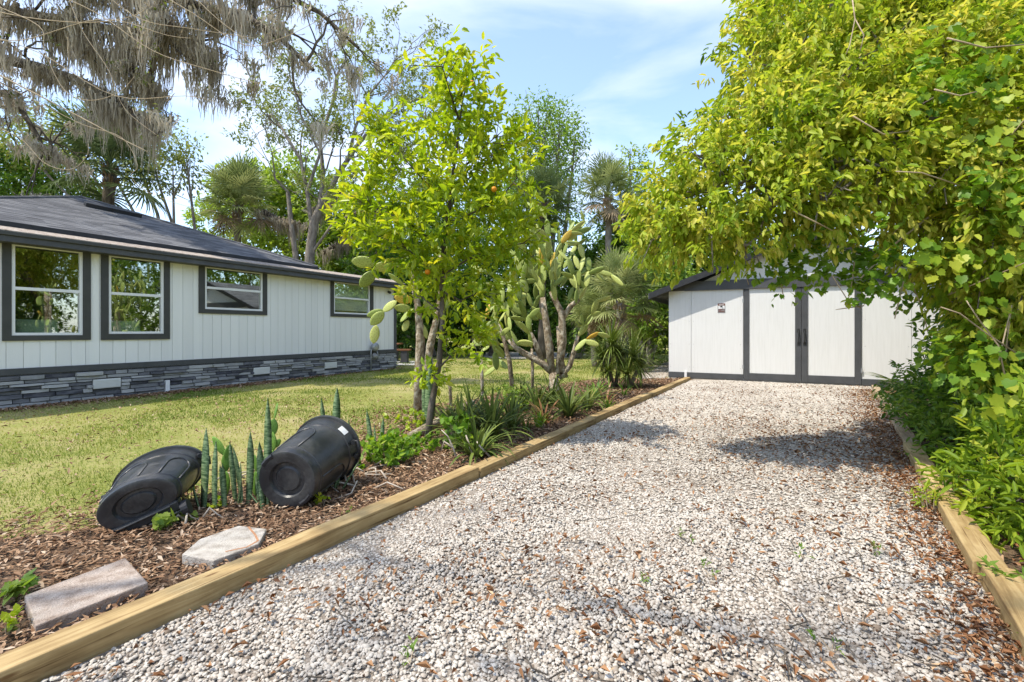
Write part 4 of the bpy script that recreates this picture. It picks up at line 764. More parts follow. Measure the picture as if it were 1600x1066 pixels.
def palm(name, label, base, top, n, size, mat, seed, dead=.12, low=-60, trunk_r=.16, group='palms beyond the lawn'):
    r = random.Random(seed); base, top = Vector(base), Vector(top); root = thing(name, label, 'palm tree', base, group)
    pts = [base.lerp(top, i / 12) + Vector((r.uniform(-.03, .03), r.uniform(-.03, .03), 0)) for i in range(13)]
    tr = part('trunk', MB().tube(pts, [trunk_r * (1.15 - .25 * i / 12) * r.uniform(.92, 1.1) for i in range(13)], 10), M['bark_grey'] if mat == 'palm_leaf' else M['bark_dark'], root, True)
    boots = MB()
    for i in range(46):
        f = 1 - r.uniform(0, .32) * min(1, 2.2 / max(.5, (top - base).length)); p = base.lerp(top, f); a = r.uniform(0, 6.28); o = Vector((math.cos(a), math.sin(a), 0)); boots.tube([p + o * trunk_r * .8, p + o * (trunk_r + .10) + Vector((0, 0, .18))], [.045, .012], 4)
    link('leaf_boots', boots.mesh('leaf_boots', M['palm_dead'])  , tr)
    for i in range(n):
        f = (i + .5) / n; el = math.radians(low + (88 - low) * (1 - f) ** .75); az = i * 2.39996 + r.uniform(-.25, .25)
        m_ = 'palm_dead' if el < math.radians(-25) and r.random() < dead * 3.5 else mat; d = Vector((math.cos(az) * math.cos(el), math.sin(az) * math.cos(el), math.sin(el)))
        Mx = frame_from(top + Vector((0, 0, .15 * math.sin(el))), d, Vector((0, 0, 1)) + Vector((r.uniform(-.3, .3), r.uniform(-.3, .3), 0))) @ Matrix.Scale(size * r.uniform(.85, 1.12), 4)
        inst('frond', FR[m_][r.randrange(3) if el < .5 else r.randrange(2)], root, Mx)
    return root
palm('cabbage_palm', 'tall cabbage palm with rounded drooping crown behind the house roof end', (-12.9, 22, -.02), P(372, 322, 22), 40, 1.35, 'palm_leaf', 1)
palm('cabbage_palm', 'dark cabbage palm with wide fans rising over the house roof peak', (-13.4, 15.6, -.02), P(172, 262, 15.6), 36, 1.3, 'palm_dark', 2, .02, -45)
palm('cabbage_palm', 'slender cabbage palm with long bare trunk standing above the back hedge', (4.15, 20, -.02), P(950, 308, 20), 40, 1.0, 'palm_leaf', 3, .2, -65, .14)
palm('cabbage_palm', 'dark cabbage palm crown half hidden behind the tall cactus', (1.35, 21, -.02), P(848, 318, 21), 36, 1.05, 'palm_dark', 4, .1, -70)
palm('cabbage_palm', 'short bushy palm beside the shed eave with stout trunk', (3.42, 14.9, -.02), P(968, 470, 14.9), 38, .95, 'palm_leaf', 5, .2, -50, .13)
palm('cabbage_palm', 'low young palm sprouting at the back hedge foot', (2.9, 16.5, -.02), P(925, 505, 16.5), 20, .8, 'palm_leaf', 6, .1, -10, .09)
pr = thing('palmetto', 'low palmetto fan poking from the hedge over the weathered timber', 'palmetto', (6.75, 7.5, 0))
for i, (a, e) in enumerate(((178, 4), (200, 18), (150, 25), (225, 30))):
    d = Vector((math.cos(math.radians(a)) * math.cos(math.radians(e)), math.sin(math.radians(a)) * math.cos(math.radians(e)), math.sin(math.radians(e))))
    inst('frond', FR['palm_leaf'][0], pr, frame_from((6.75, 7.5, .18), d, (0, 0, 1)) @ Matrix.Scale(.6, 4))

# ------------------------------------------------------------------ back hedge and woodland trees
rb_ = np.random.default_rng(31)
def bush_tree(name, label, cat, base, blobs_, mat, L, dens, seed, group, k=9, trunk=.16, tint=.5, stems=1, inner=.45, twig=.4, droop=.2, W=None):
    r = np.random.default_rng(seed); base = Vector(base); root = thing(name, label, cat, base, group); mb = MB()
    for c, rad in blobs_:
        c = Vector(c); s = base + Vector((r.uniform(-.2, .2) * stems, r.uniform(-.2, .2) * stems, 0)); mid = s.lerp(c, .5) + Vector((r.normal(0, .2), r.normal(0, .2), (c.z - s.z) * .12))
        mb.tube([s, s.lerp(mid, .5), mid, mid.lerp(c, .6), c + Vector((0, 0, rad * .4))], [trunk, trunk * .85, trunk * .6, trunk * .4, trunk * .12], 6, False)
        for q in range(7): e = c + Vector(r.normal(0, rad * .5, 3)); mb.tube([mid.lerp(c, r.uniform(.3, 1)), e], [trunk * .22, trunk * .06], 4, False)
    part('trunk', mb, M['bark_grey'], root, True)
    crown('crown', root, blobs_, mat, L, W or L * .45, k, dens, r, inner, twig, .9, droop, tint, tv=LEAF2, tf=LEAF2_F)
    return root
GB = 'trees and shrubs behind the lawn'
bush_tree('laurel_shrub', 'dark shrub at the lawn edge showing past the house corner', 'shrub', (-4.0, 23, 0), B([(640, 470, 60, 23), (600, 440, 60, 24), (690, 455, 55, 23), (650, 505, 40, 22.5)]), 'leaf_dark', .24, 150, 41, GB)
bush_tree('laurel_shrub', 'dark shrub behind the cactus trunks with brown gaps', 'shrub', (-1.0, 24, 0), B([(740, 470, 55, 24), (790, 440, 60, 24), (765, 500, 40, 23.5), (820, 490, 50, 24)]), 'leaf_dark', .24, 140, 42, GB, tint=.42)
bush_tree('laurel_shrub', 'dark shrub behind the slender palm trunk', 'shrub', (3.0, 22, 0), B([(890, 450, 60, 23), (935, 430, 55, 23), (905, 500, 45, 22), (985, 440, 60, 22)]), 'leaf_dark', .24, 150, 43, GB)
bush_tree('broadleaf_shrub', 'bright broad leaved shrub against the shed side wall', 'shrub', (4.9, 17.5, 0), B([(1015, 480, 45, 17.5), (1030, 440, 45, 17.5), (1005, 420, 40, 18.5), (1030, 510, 25, 17)]), 'leaf_mid', .20, 200, 44, GB, tint=.65)
bush_tree('broadleaf_tree', 'dark leafy tree filling the gap above the shed roof edge', 'tree', (5.9, 21, 0), B([(1010, 400, 60, 21), (1050, 420, 60, 21), (980, 370, 45, 22), (1100, 400, 60, 21), (1160, 400, 60, 20)]), 'leaf_dark', .22, 170, 45, GB, tint=.6)
bush_tree('hackberry_tree', 'airy upright tree above the citrus with small blue green leaves', 'tree', (1.9, 25, 0), B([(850, 215, 52, 25), (880, 250, 38, 25), (825, 255, 45, 25), (860, 285, 40, 25), (840, 185, 30, 25), (900, 215, 15, 25), (875, 190, 22, 25), (870, 330, 40, 25), (820, 330, 45, 25)]), 'leaf_mid', .20, 95, 46, GB, k=7, tint=.62, twig=.6, inner=.2)
bush_tree('yellow_tree', 'yellow green young tree tips beside the slender palm', 'tree', (5.3, 22, 0), B([(990, 255, 16, 22), (1000, 285, 25, 22), (985, 235, 8, 22), (965, 262, 8, 22), (1010, 320, 35, 22)]), 'leaf_bright', .18, 190, 47, GB, k=7, tint=.35, twig=.4, trunk=.08)
bush_tree('broadleaf_tree', 'mid green rounded tree between the roof end and the grey oak', 'tree', (-9.5, 27, 0), B([(420, 330, 60, 27), (470, 300, 55, 27), (400, 290, 35, 27), (520, 350, 60, 27), (450, 380, 55, 27), (360, 290, 30, 28), (560, 380, 55, 27), (500, 400, 50, 26), (345, 350, 40, 28)]), 'leaf_mid', .26, 110, 48, GB, tint=.95)
bush_tree('broadleaf_tree', 'darker spreading tree behind the citrus with moss under its limbs', 'tree', (-5.5, 28, 0), B([(570, 390, 50, 28), (640, 350, 70, 28), (700, 330, 60, 28), (620, 420, 50, 27), (700, 400, 60, 27), (760, 370, 60, 28), (560, 430, 45, 26), (780, 300, 40, 28)]), 'leaf_mid', .26, 85, 49, GB, tint=.65)
bush_tree('broadleaf_tree', 'low dense green tree behind the roof peak by the dark palm', 'tree', (-20, 20, 0), B([(30, 285, 50, 20), (80, 295, 40, 20), (-20, 270, 60, 20), (110, 310, 35, 20)]), 'leaf_dark', .22, 150, 50, GB, tint=.6)
bush_tree('hackberry_tree', 'loose pale leaved tree behind the dark palm over the roof', 'tree', (-13, 19, 0), B([(230, 235, 55, 19), (270, 265, 35, 19), (110, 215, 45, 19), (60, 215, 45, 19), (190, 190, 35, 19), (290, 240, 15, 19), (150, 225, 40, 19), (20, 220, 40, 19)]), 'leaf_oak', .18, 120, 51, GB, k=7, tint=.75, twig=.5, inner=.2, trunk=.10)
for i, (x, Y, h, lb) in enumerate(((-2.6, 30, 3.6, 'far dark thicket behind the house corner bench'), (1.5, 31, 3.4, 'far dark thicket behind the sand patch'), (5.2, 29, 4.4, 'far dark thicket behind the short bushy palm'), (-7.5, 31, 5.0, 'far dark thicket behind the house end wall'), (9.5, 27, 4.6, 'far dark thicket rising behind the shed roof'))):
    bush_tree('thicket', lb, 'shrub', (x, Y, 0), [((x + dx, Y + dy, z), rr) for dx, dy, z, rr in ((-1.6, 0, h * .35, 1.5), (0, .5, h * .55, 1.9), (1.7, 0, h * .35, 1.6), (.6, -.6, h * .2, 1.2), (-.8, -.5, h * .2, 1.2), (0.2, 0, h * .8, 1.3))], 'leaf_dark', .28, 75, 60 + i, GB, tint=.6)

# grey oak with sparse leaves beyond the house
def sparse_oak():
    r = np.random.default_rng(5); Y = 21; base = Vector((-8.75, Y, 0)); root = thing('grey_oak', 'tall pale barked oak with sparse leaves behind the house end', 'tree', base, GB)
    out, tips = [], []
    T = pline([(482, 560), (482, 470), (484, 400), (490, 350), (500, 325)], Y); out.append((T, [.28, .25, .22, .2, .17])); out.append((pline([(466, 560), (462, 400), (455, 350), (450, 300)], Y + .6), [.16, .14, .12, .09]))
    limbs = [([(500, 325), (530, 270), (560, 225), (590, 190), (630, 165)], .13), ([(488, 360), (480, 300), (470, 250), (440, 200), (425, 180)], .11), ([(500, 325), (505, 270), (500, 220), (520, 160), (525, 120)], .12), ([(545, 245), (555, 200), (575, 150), (600, 120)], .08), ([(480, 300), (500, 240), (470, 180), (460, 140)], .08), ([(530, 270), (580, 265), (610, 240), (650, 225)], .07), ([(450, 300), (430, 280), (425, 240)], .06), ([(484, 400), (520, 350), (560, 330), (600, 320)], .07)]
    for l, rad in limbs:
        pts = pline(l, [Y + .25 * i * (1 if rad > .1 else -1) for i in range(len(l))]); out.append((pts, [rad * (1 - .6 * i / (len(l) - 1)) for i in range(len(l))]))
        for i in range(1, len(pts)):
            for c in range(2): grow(r, pts[i], (pts[i] - pts[i - 1]) + Vector(r.normal(0, .8, 3)), r.uniform(1.1, 1.9), rad * .38, 2, out, tips, .75, .1, 4, (2, 3), .2)
    part('trunk', tubes(out), M['bark_grey'], root, True)
    A = np.array([p for pts, d in tips for p in (pts[-1], pts[-2], pts[-3])]); O = np.repeat(np.array([d for pts, d in tips]), 3, 0)
    V, Fc, T_ = sprays(A, O, 14, .17, .075, r, .5, 1.0, .1, .66); o = link('crown', np_mesh('crown', V, Fc, M['leaf_oak'], T_), root); o['kind'] = 'stuff'
    return root
sparse_oak()

# ------------------------------------------------------------------ oak hung with Spanish moss
def moss_mesh(anchors, lens, r, strands=34, rad=.13, w=.016):
    ch_v, ch_t = [], []; seg = 5
    for a, L in zip(anchors, lens):
        n = strands; o = r.normal(0, rad, (n, 2)); ln = L * np.clip(1 - np.linalg.norm(o, axis=1) / (rad * 3.2), .15, 1) * r.uniform(.45, 1.05, n)
        cur = np.stack([a[0] + o[:, 0], a[1] + o[:, 1], a[2] - r.uniform(-.06, .10, n)], 1); ang = r.uniform(0, 6.28, n); s = np.stack([np.cos(ang), np.sin(ang), 0 * ang], 1); rows = []
        for k in range(seg + 1):
            f = k / seg; ww = w * (1 - f * .85) * r.uniform(.6, 1.5, n); rows.append(np.stack([cur - s * ww[:, None], cur + s * ww[:, None]], 1))
            cur = cur + np.stack([r.normal(0, .02, n) - o[:, 0] * .10, r.normal(0, .02, n) - o[:, 1] * .10, -ln / seg], 1)
        ch_v.append(np.stack(rows, 1).reshape(n, -1, 3)); ch_t.append(np.clip(.5 + r.normal(0, .12) + r.normal(0, .2, n), 0, 1))
    V = np.concatenate(ch_v); n = len(V); f = np.array([(2 * k, 2 * k + 1, 2 * k + 3, 2 * k + 2) for k in range(seg)])
    return V.reshape(-1, 3), (f[None] + (np.arange(n) * (2 * seg + 2))[:, None, None]).reshape(-1, 4), np.repeat(np.concatenate(ch_t), 2 * seg + 2)
def moss_oak():
    r = np.random.default_rng(9); base = Vector((-19.5, 11.5, 0)); root = thing('moss_oak', 'big oak reaching over the roof with long hanging Spanish moss', 'tree', base)
    out, tips = [], []; crotch = P(-420, -40, 11.3)
    out.append(([base, base + Vector((.1, 0, 2)), base + Vector((.5, 0, 5)), crotch], [.6, .5, .42, .36]))
    limbs = [([(-60, 78), (60, 105), (130, 128), (200, 168), (238, 200)], 11, .13), ([(-60, 5), (90, 30), (190, 48), (270, 66), (330, 55)], 10.5, .11), ([(-40, -60), (130, -30), (270, 0), (380, 22), (440, 62), (490, 110)], 10.0, .11), ([(-60, 150), (10, 145), (35, 175), (60, 215), (75, 250)], 11.8, .10), ([(100, -80), (300, -60), (420, -20), (500, 20), (560, 75)], 10.2, .09), ([(60, 40), (140, 75), (200, 100), (250, 150)], 10.8, .07), ([(230, 10), (300, 60), (320, 95)], 10.3, .05)]
    anch, lens = [], []
    for li, (l, Y, rad) in enumerate(limbs):
        pts = pline(l, Y); out.append(([crotch] if li in (0, 1, 2, 3, 4) else []) and ([crotch, pts[0]], [.2, rad]) or ([pts[0], pts[1]], [rad, rad * .9])); out.append((pts, [rad * (1 - .65 * i / (len(l) - 1)) for i in range(len(l))]))
        for i in range(len(pts) - 1):
            for c in range(2): grow(r, pts[i].lerp(pts[i + 1], r.uniform(0, 1)), (pts[i + 1] - pts[i]).normalized() + Vector(r.normal(0, .7, 3)), r.uniform(.6, 1.1), rad * .3, 1, out, tips, .7, -.15, 4, (2, 3), .2)
            seglen = abs(l[i + 1][0] - l[i][0]) + abs(l[i + 1][1] - l[i][1])
            for c in range(max(2, int(seglen / (7.5 if l[i][0] < 330 else 20)))):
                u = r.uniform(0, 1); q = pts[i].lerp(pts[i + 1], u); px = l[i][0] + u * (l[i + 1][0] - l[i][0])
                mxl = float(np.interp(px, [-50, 60, 200, 250, 330, 430, 500], [.9, 1.15, 1.7, 1.7, 1.15, 1.3, .5])); anch.append((q.x + r.normal(0, .1), q.y + r.normal(0, .35), q.z)); lens.append(mxl * r.uniform(.3, 1.0) * (.5 if li == 3 else .8 if li == 0 and px < 150 else 1))
    for pts, d in tips:
        if r.random() < .8: q = pts[-1]; anch.append((q.x, q.y, q.z)); lens.append(r.uniform(.3, 1.1))
    # limb over the drive, out of sight above the camera, whose leaves dapple the stones
    ov = [Vector((-16, 3, 9.5)), Vector((-11, -.5, 9.2)), Vector((-7, .3, 8.8)), Vector((-5.2, .9, 8.6)), Vector((-4.0, .5, 8.4))]
    out.append(([crotch] + ov, [.10, .07, .05, .04, .025, .012]))
    for q in ov[2:]:
        for c in range(9): grow(r, q, Vector(r.normal(0, 1, 3)) * Vector((1, 1, .3)), 1.0, .012, 1, out, tips, .7, 0, 4, (2, 3), .2)
    trunk = part('trunk', tubes(out), M['bark_dark'], root, True)
    order = np.argsort([-l for l in lens])
    rest = []
    for rank, i in enumerate(order):
        q = moss_mesh([anch[i]], [lens[i]], r, 42 if lens[i] > .8 else 30, .07 + .06 * lens[i])
        if rank < 295: link('moss_clump', np_mesh('moss_clump', *q[:2], M['moss'], q[2]), root)
        else: rest.append(q)
    V, Fc, T_ = join(rest); o = link('moss_wisps', np_mesh('moss_wisps', V, Fc, M['moss'], T_), root); o['kind'] = 'stuff'
    A = np.array([p for pts, d in tips for p in (pts[-1], pts[-2])]); O = np.repeat(np.array([d for pts, d in tips]), 2, 0)
    V, Fc, T_ = sprays(A, O, 5, .10, .045, r, .25, 1.0, .1, .45); o = link('crown', np_mesh('crown', V, Fc, M['leaf_oak'], T_), root); o['kind'] = 'stuff'
    print('moss clumps', len(anch)); return root
moss_oak()
# moss under the far tree limbs
def moss_on(name, label, pts, Y, lens, seed):
    r = np.random.default_rng(seed); root = thing(name, label, 'moss', P(pts[0][0], pts[0][1], Y), 'moss hanging in the far trees')
    part('limb', MB().tube(pline(pts, Y), [.13] + [.09] * (len(pts) - 2) + [.04], 6), M['bark_dark'], root, True)
    for a, b in zip(pts[:-1], pts[1:]):
        for c in range(6):
            u = r.uniform(0, 1); q = P(a[0] + u * (b[0] - a[0]), a[1] + u * (b[1] - a[1]), Y); V, Fc, T_ = moss_mesh([q], [r.uniform(*lens)], r, 40, .25, .03); link('moss_clump', np_mesh('moss_clump', V, Fc, M['moss'], T_), root)
moss_on('mossy_limb', 'mossy dark limb low behind the flat roof edge by the citrus', [(505, 395), (545, 372), (590, 380), (620, 415)], 24, (.5, 1.6), 2)
moss_on('mossy_limb', 'mossy limb beside the pale oak trunk', [(488, 330), (530, 300), (570, 310), (600, 330)], 22.5, (.5, 1.7), 3)
moss_on('mossy_limb', 'mossy limb between the round palm and the pale oak trunk', [(410, 330), (440, 345), (470, 350)], 22, (.5, 1.6), 4)
# bare vine stems strung through the moss
vn = thing('bare_vine', 'tan leafless vine stems looping in front of the hanging moss', 'vine', P(-60, 60, 8.5))
for pts, Y, rad in (([(-40, 100), (0, 118), (110, 175), (180, 212), (232, 238)], 8.6, .016), ([(-40, 50), (60, 82), (180, 150), (290, 150), (340, 160)], 8.4, .008), ([(-30, 0), (60, 40), (70, 80), (100, 140), (140, 157), (185, 145), (210, 120)], 8.2, .008), ([(60, -20), (150, 20), (240, 80), (330, 110), (420, 135), (480, 150)], 8.8, .008), ([(150, -20), (220, 30), (300, 45), (400, 60)], 8.5, .007), ([(-20, 15), (60, 30), (150, 35), (220, 20), (235, -10)], 8.3, .008), ([(-30, 190), (30, 215), (70, 255), (110, 265), (135, 245), (138, 225)], 8.7, .007), ([(0, 130), (60, 160), (130, 195), (190, 215), (215, 258), (205, 275), (230, 300), (290, 322), (345, 332)], 8.9, .006), ([(100, -20), (130, 50), (170, 110), (195, 170), (250, 215)], 8.4, .007), ([(230, -20), (300, 20), (380, 70), (440, 60), (520, 20)], 8.6, .008), ([(290, -20), (340, 30), (420, 90), (470, 140)], 8.8, .008), ([(-20, 60), (40, 62), (160, 30), (260, 55), (300, 60)], 8.2, .007)):
    q = pline(pts, Y); rr = random.Random(len(pts)); sm = []
    for i in range(len(q) - 1):
        p0, p1, p2, p3 = q[max(i - 1, 0)], q[i], q[i + 1], q[min(i + 2, len(q) - 1)]
        for k in range(5): u = k / 5; sm.append(.5 * ((2 * p1) + (p2 - p0) * u + (2 * p0 - 5 * p1 + 4 * p2 - p3) * u * u + (3 * p1 - p0 - 3 * p2 + p3) * u ** 3))
    part('stem', MB().tube(sm + [q[-1]], [rad * (1 - .5 * i / len(sm)) for i in range(len(sm) + 1)], 5), M['vine_stem'], vn, True)

# ------------------------------------------------------------------ tree leaning over the drive from the hedge side
def right_tree():
    r = np.random.default_rng(77); base = Vector((6.6, 5.6, 0)); root = thing('overhanging_tree', 'large bright leaved tree draped over the drive in front of the shed', 'tree', base)
    bl = B([(1120, 300, 85, 4.42), (1060, 340, 62, 4.51), (1035, 368, 46, 4.42), (1110, 360, 48, 4.23), (1190, 260, 85, 4.42), (1095, 245, 52, 4.60), (1205, 325, 66, 4.14), (1215, 170, 80, 4.69), (1180, 100, 48, 5.06), (1240, 70, 85, 5.06), (1205, 20, 48, 5.43), (1300, 140, 95, 4.60), (1295, 255, 90, 4.14), (1300, 10, 100, 5.43), (1285, 318, 46, 3.96), (1165, 384, 22, 4.14), (1390, 100, 110, 4.90), (1395, 220, 100, 4.30), (1370, 300, 68, 4.10), (1430, -20, 120, 5.70), (1490, 140, 110, 4.50), (1470, 290, 85, 4.00), (1550, 240, 100, 4.00), (1580, 60, 120, 5.00), (1560, 350, 90, 3.80), (1540, 420, 70, 3.90), (1620, 430, 100, 3.80), (1590, 520, 80, 3.90), (1450, 372, 42, 4.10), (1010, 330, 30, 4.60), (1630, 180, 130, 4.20), (1340, 190, 70, 4.50), (1240, 210, 60, 4.32), (1150, 200, 45, 4.69), (1440, 60, 90, 5.00)])
    # the crown goes on above and behind what the frame shows
    bl += [((4.6, 5.8, 4.8), 1.1), ((5.6, 5.0, 3.6), 1.2), ((6, 6.2, 4.0), 1.3), ((5.8, 3.6, 3.0), 1.2), ((4.4, 6.4, 5.6), 1.0)]
    out, tips = [], []
    out.append(([base, Vector((6.5, 5.6, 1.4)), Vector((6.2, 5.5, 2.4)), Vector((5.0, 5.3, 3.5))], [.22, .19, .16, .13])); out.append(([base + Vector((.3, -.5, 0)), Vector((6.5, 4.9, 1.2)), Vector((5.6, 4.6, 2.5)), Vector((4.4, 4.5, 3.0))], [.17, .15, .12, .09]))
    hub = [Vector((5.0, 5.3, 3.5)), Vector((6.2, 5.5, 2.4)), Vector((4.4, 4.5, 3.0))]
    for c, rad in bl:
        c = Vector(c); h = min(hub, key=lambda q: (q - c).length); m = h.lerp(c, .5) + Vector((0, 0, .25)); out.append(([h, m, c], [.05, .03, .010]))
        for k in range(4): e = Vector(r.normal(0, 1, 3)).normalized() * rad; out.append(([c, c + e * .5 + Vector((0, 0, .05)), c + e * 1.0 + Vector((0, 0, -.08))], [.014, .009, .004]))
    part('trunk', tubes(out), M['bark_grey'], root, True)
    crown('crown', root, bl, 'leaf_bright', .088, .034, 13, 560, r, .5, .17, .65, .5, .70, tvar=.2, tv=LEAF8, tf=LEAF8_F)
    return root
right_tree()
# thin bare stems and hanging runners over the doors
ds = thing('dead_vine', 'tan dead vine stems sticking out of the overhanging leaves above the door', 'vine', P(1360, 400, 4.0))
for pts, Y, rad in (([(1450, 340), (1400, 380), (1362, 418), (1345, 435)], 3.89, .009), ([(1300, 430), (1325, 470), (1345, 482)], 4.03, .005), ([(1412, 440), (1402, 480), (1398, 498)], 3.89, .006), ([(1350, 478), (1320, 482), (1306, 484)], 4.03, .005), ([(1332, 0), (1336, 30), (1328, 70), (1322, 85)], 3.78, .005), ([(1336, 30), (1350, 55), (1344, 80)], 3.78, .005), ([(1500, 290), (1440, 270), (1400, 268)], 3.52, .006), ([(1600, 560), (1540, 520), (1500, 490), (1470, 480)], 3.43, .006), ([(1575, 610), (1560, 540), (1530, 500), (1510, 470)], 3.43, .006), ([(1170, 445), (1165, 430), (1175, 405)], 4.61, .004), ([(1240, 330), (1270, 345), (1300, 360)], 3.74, .006), ([(1330, 180), (1380, 210), (1420, 205)], 3.70, .006), ([(1460, 140), (1500, 150), (1540, 140)], 3.43, .006), ([(1480, 60), (1540, 75), (1600, 70)], 3.52, .007)):
    part('stem', MB().tube(pline(pts, Y), [rad * (1 - .4 * i / len(pts)) for i in range(len(pts))], 5), M['vine_stem'], ds, True)
# grape vine: the large leaves one by one, the rest as a mass
gv = thing('grape_vine', 'grape vine with broad pale leaves climbing over the hedge and tree', 'vine', (3.9, 4.0, 0))
rv = np.random.default_rng(15)
hl = np_mesh('leaf', HEART * np.array([1, 1, 1]), HEART_F, M['vine_piece'])
cam_p = np.array([0, 0, H]); cnt = 0
for (cx_, cy_, sx_, sy_, Y, n) in ((1540, 90, 60, 70, 3.9, 40), (1560, 240, 50, 90, 3.45, 50), (1480, 200, 60, 60, 3.8, 28), (1480, 395, 60, 40, 3.65, 55), (1540, 470, 50, 80, 3.6, 40), (1560, 620, 40, 80, 3.2, 35), (1590, 380, 30, 60, 3.5, 30)):
    for i in range(n):
        px, py = cx_ + rv.normal(0, sx_ * .6), cy_ + rv.normal(0, sy_ * .6); p = P(px, py, Y + rv.normal(0, .18)); L = rv.uniform(.045, .095)
        up = Vector((-.25, -.75, .75)) + Vector(rv.normal(0, .35, 3)); ax = Vector((rv.normal(0, .8), -.3, -.8))
        inst('leaf', hl, gv, frame_from(p, ax, up) @ Matrix.Scale(L, 4)); cnt += 1
ch = []
for (a, b, rpx, Y, n) in ((1200, 415, 30, 4.40, 24), (1265, 420, 38, 4.26, 28), (1330, 420, 38, 4.05, 34), (1390, 430, 34, 3.83, 34), (1430, 450, 30, 4.40, 24), (1490, 560, 40, 4.14, 50), (1240, 385, 50, 4.33, 45), (1345, 385, 50, 3.98, 60), (1510, 570, 50, 3.70, 60), (1225, 450, 12, 4.33, 6), (1340, 462, 18, 3.98, 7), (1580, 300, 60, 3.43, 60), (1500, 100, 60, 3.61, 50)):
    A, O = shell(P(a, b, Y), rpx / F * Y, n, rv, .1, (1, 1, .9)); ch.append(sprays(A, O, 4, .06, .058, rv, .11, 1.0, .5, .45, tv=HEART, tf=HEART_F))
for pts, Y in (([(1215, 400), (1220, 440), (1225, 468)], 4.4), ([(1335, 410), (1330, 450), (1322, 480)], 4.0), ([(1420, 430), (1440, 480), (1450, 520)], 4.2)):
    part('runner', MB().tube(pline(pts, Y), .004, 4), M['vine_stem'], gv)
V, Fc, T_ = join(ch); o = link('foliage', np_mesh('foliage', V, Fc, M['leaf_vine'], T_), gv); o['kind'] = 'stuff'
mb = MB()
for i in range(14):
    a = P(rv.uniform(1490, 1590), rv.uniform(330, 560), rv.uniform(3.6, 4.2)); mb.tube([a, a + Vector(rv.normal(0, .18, 3)) + Vector((0, 0, .12)), a + Vector(rv.normal(0, .35, 3)) + Vector((0, 0, .02))], .0045, 4, False)
part('stem', mb, M['vine_stem'], gv)

# ------------------------------------------------------------------ hedge shrubs along the bank
GH = 'shrubs of the hedge bank'
def hedge(label, base, bl, mat, L, W, dens, seed, k=9, tint=.5, droop=.25, twig=.2, spread=.85):
    r = np.random.default_rng(seed); base = Vector(base); root = thing('hedge_shrub', label, 'shrub', base, GH); mb = MB()
    for c, rad in bl:
        c = Vector(c)
        for q in range(5): e = c + Vector(r.normal(0, rad * .45, 3)); s = base + Vector((r.normal(0, .15), r.normal(0, .15), 0)); mb.tube([s, s.lerp(e, .5) + Vector((0, 0, .1)), e], [.014, .010, .004], 4, False)
    part('stem', mb, M['bark_dark'], root, True)
    crown('foliage', root, bl, mat, L, W, k, dens, r, .35, twig, spread, droop, tint, zmin=.04, tv=LEAF8, tf=LEAF8_F, keep=lambda A: A[:, 0] > XR(A[:, 1]) + .13 - .5 * np.clip(A[:, 2] - .12, 0, .6)); return root
hedge('dark glossy shrub between the shed wall and the weathered timber', (6.3, 6.3, 0), B([(1450, 605, 45, 6.2), (1425, 640, 32, 6.0), (1470, 640, 48, 5.6), (1515, 570, 50, 5.6), (1415, 608, 18, 6.2)]), 'leaf_dark', .085, .036, 520, 81, tint=.62)
hedge('fine leaved green shrub spilling over the edging timber', (4.9, 4.95, 0), B([(1450, 690, 40, 4.9), (1480, 670, 50, 4.8), (1520, 640, 60, 4.6), (1470, 735, 32, 4.3), (1510, 710, 45, 4.3)]), 'leaf_mid', .09, .03, 620, 82, tint=.5)
hedge('oleander like shrub with long pale leaves over the yellow timber', (3.55, 3.0, 0), B([(1545, 790, 42, 3.0), (1580, 740, 50, 3.0), (1520, 760, 40, 3.3), (1600, 830, 40, 2.75), (1605, 880, 34, 2.55), (1630, 800, 50, 2.6), (1560, 700, 50, 3.4), (1490, 770, 24, 3.4)]), 'leaf_bright', .105, .026, 900, 83, 8, .38, .05, .16)
hedge('mid green shrub under the grape vine', (4.6, 3.7, 0), B([(1580, 640, 60, 3.8), (1610, 560, 70, 3.9), (1540, 600, 55, 4.3), (1600, 700, 60, 3.5), (1640, 760, 60, 3.1)]), 'leaf_mid', .09, .042, 480, 84, tint=.55)
hedge('deep green shrub filling the shade behind the grape vine', (5.4, 4.4, 0), B([(1600, 500, 90, 5.0), (1540, 530, 70, 5.4), (1650, 620, 100, 4.6), (1580, 420, 90, 5.4), (1530, 480, 50, 5.8)]), 'leaf_dark', .10, .045, 260, 85, tint=.5)
for i, (x, Y, lb) in enumerate(((11.6, 7.6, 'tall full tree beyond the shed side wall'), (13.0, 10.6, 'tall full tree behind the shed on the hedge side'), (10.8, 3.6, 'tall full tree behind the hedge trees'), (14.5, 13.5, 'tall full tree behind the shed back corner'))):
    bush_tree('hedge_tree', lb, 'tree', (x, Y, 0), [((x + rv.normal(0, .7), Y + rv.normal(0, .7), z), rr) for z, rr in ((1.2, 1.3), (2.6, 1.7), (4.2, 2.0), (6.0, 1.8), (7.3, 1.2))], 'leaf_mid', .22, 75, 190 + i, 'trees of the hedge beside the drive', trunk=.14, tint=.75, twig=.35)
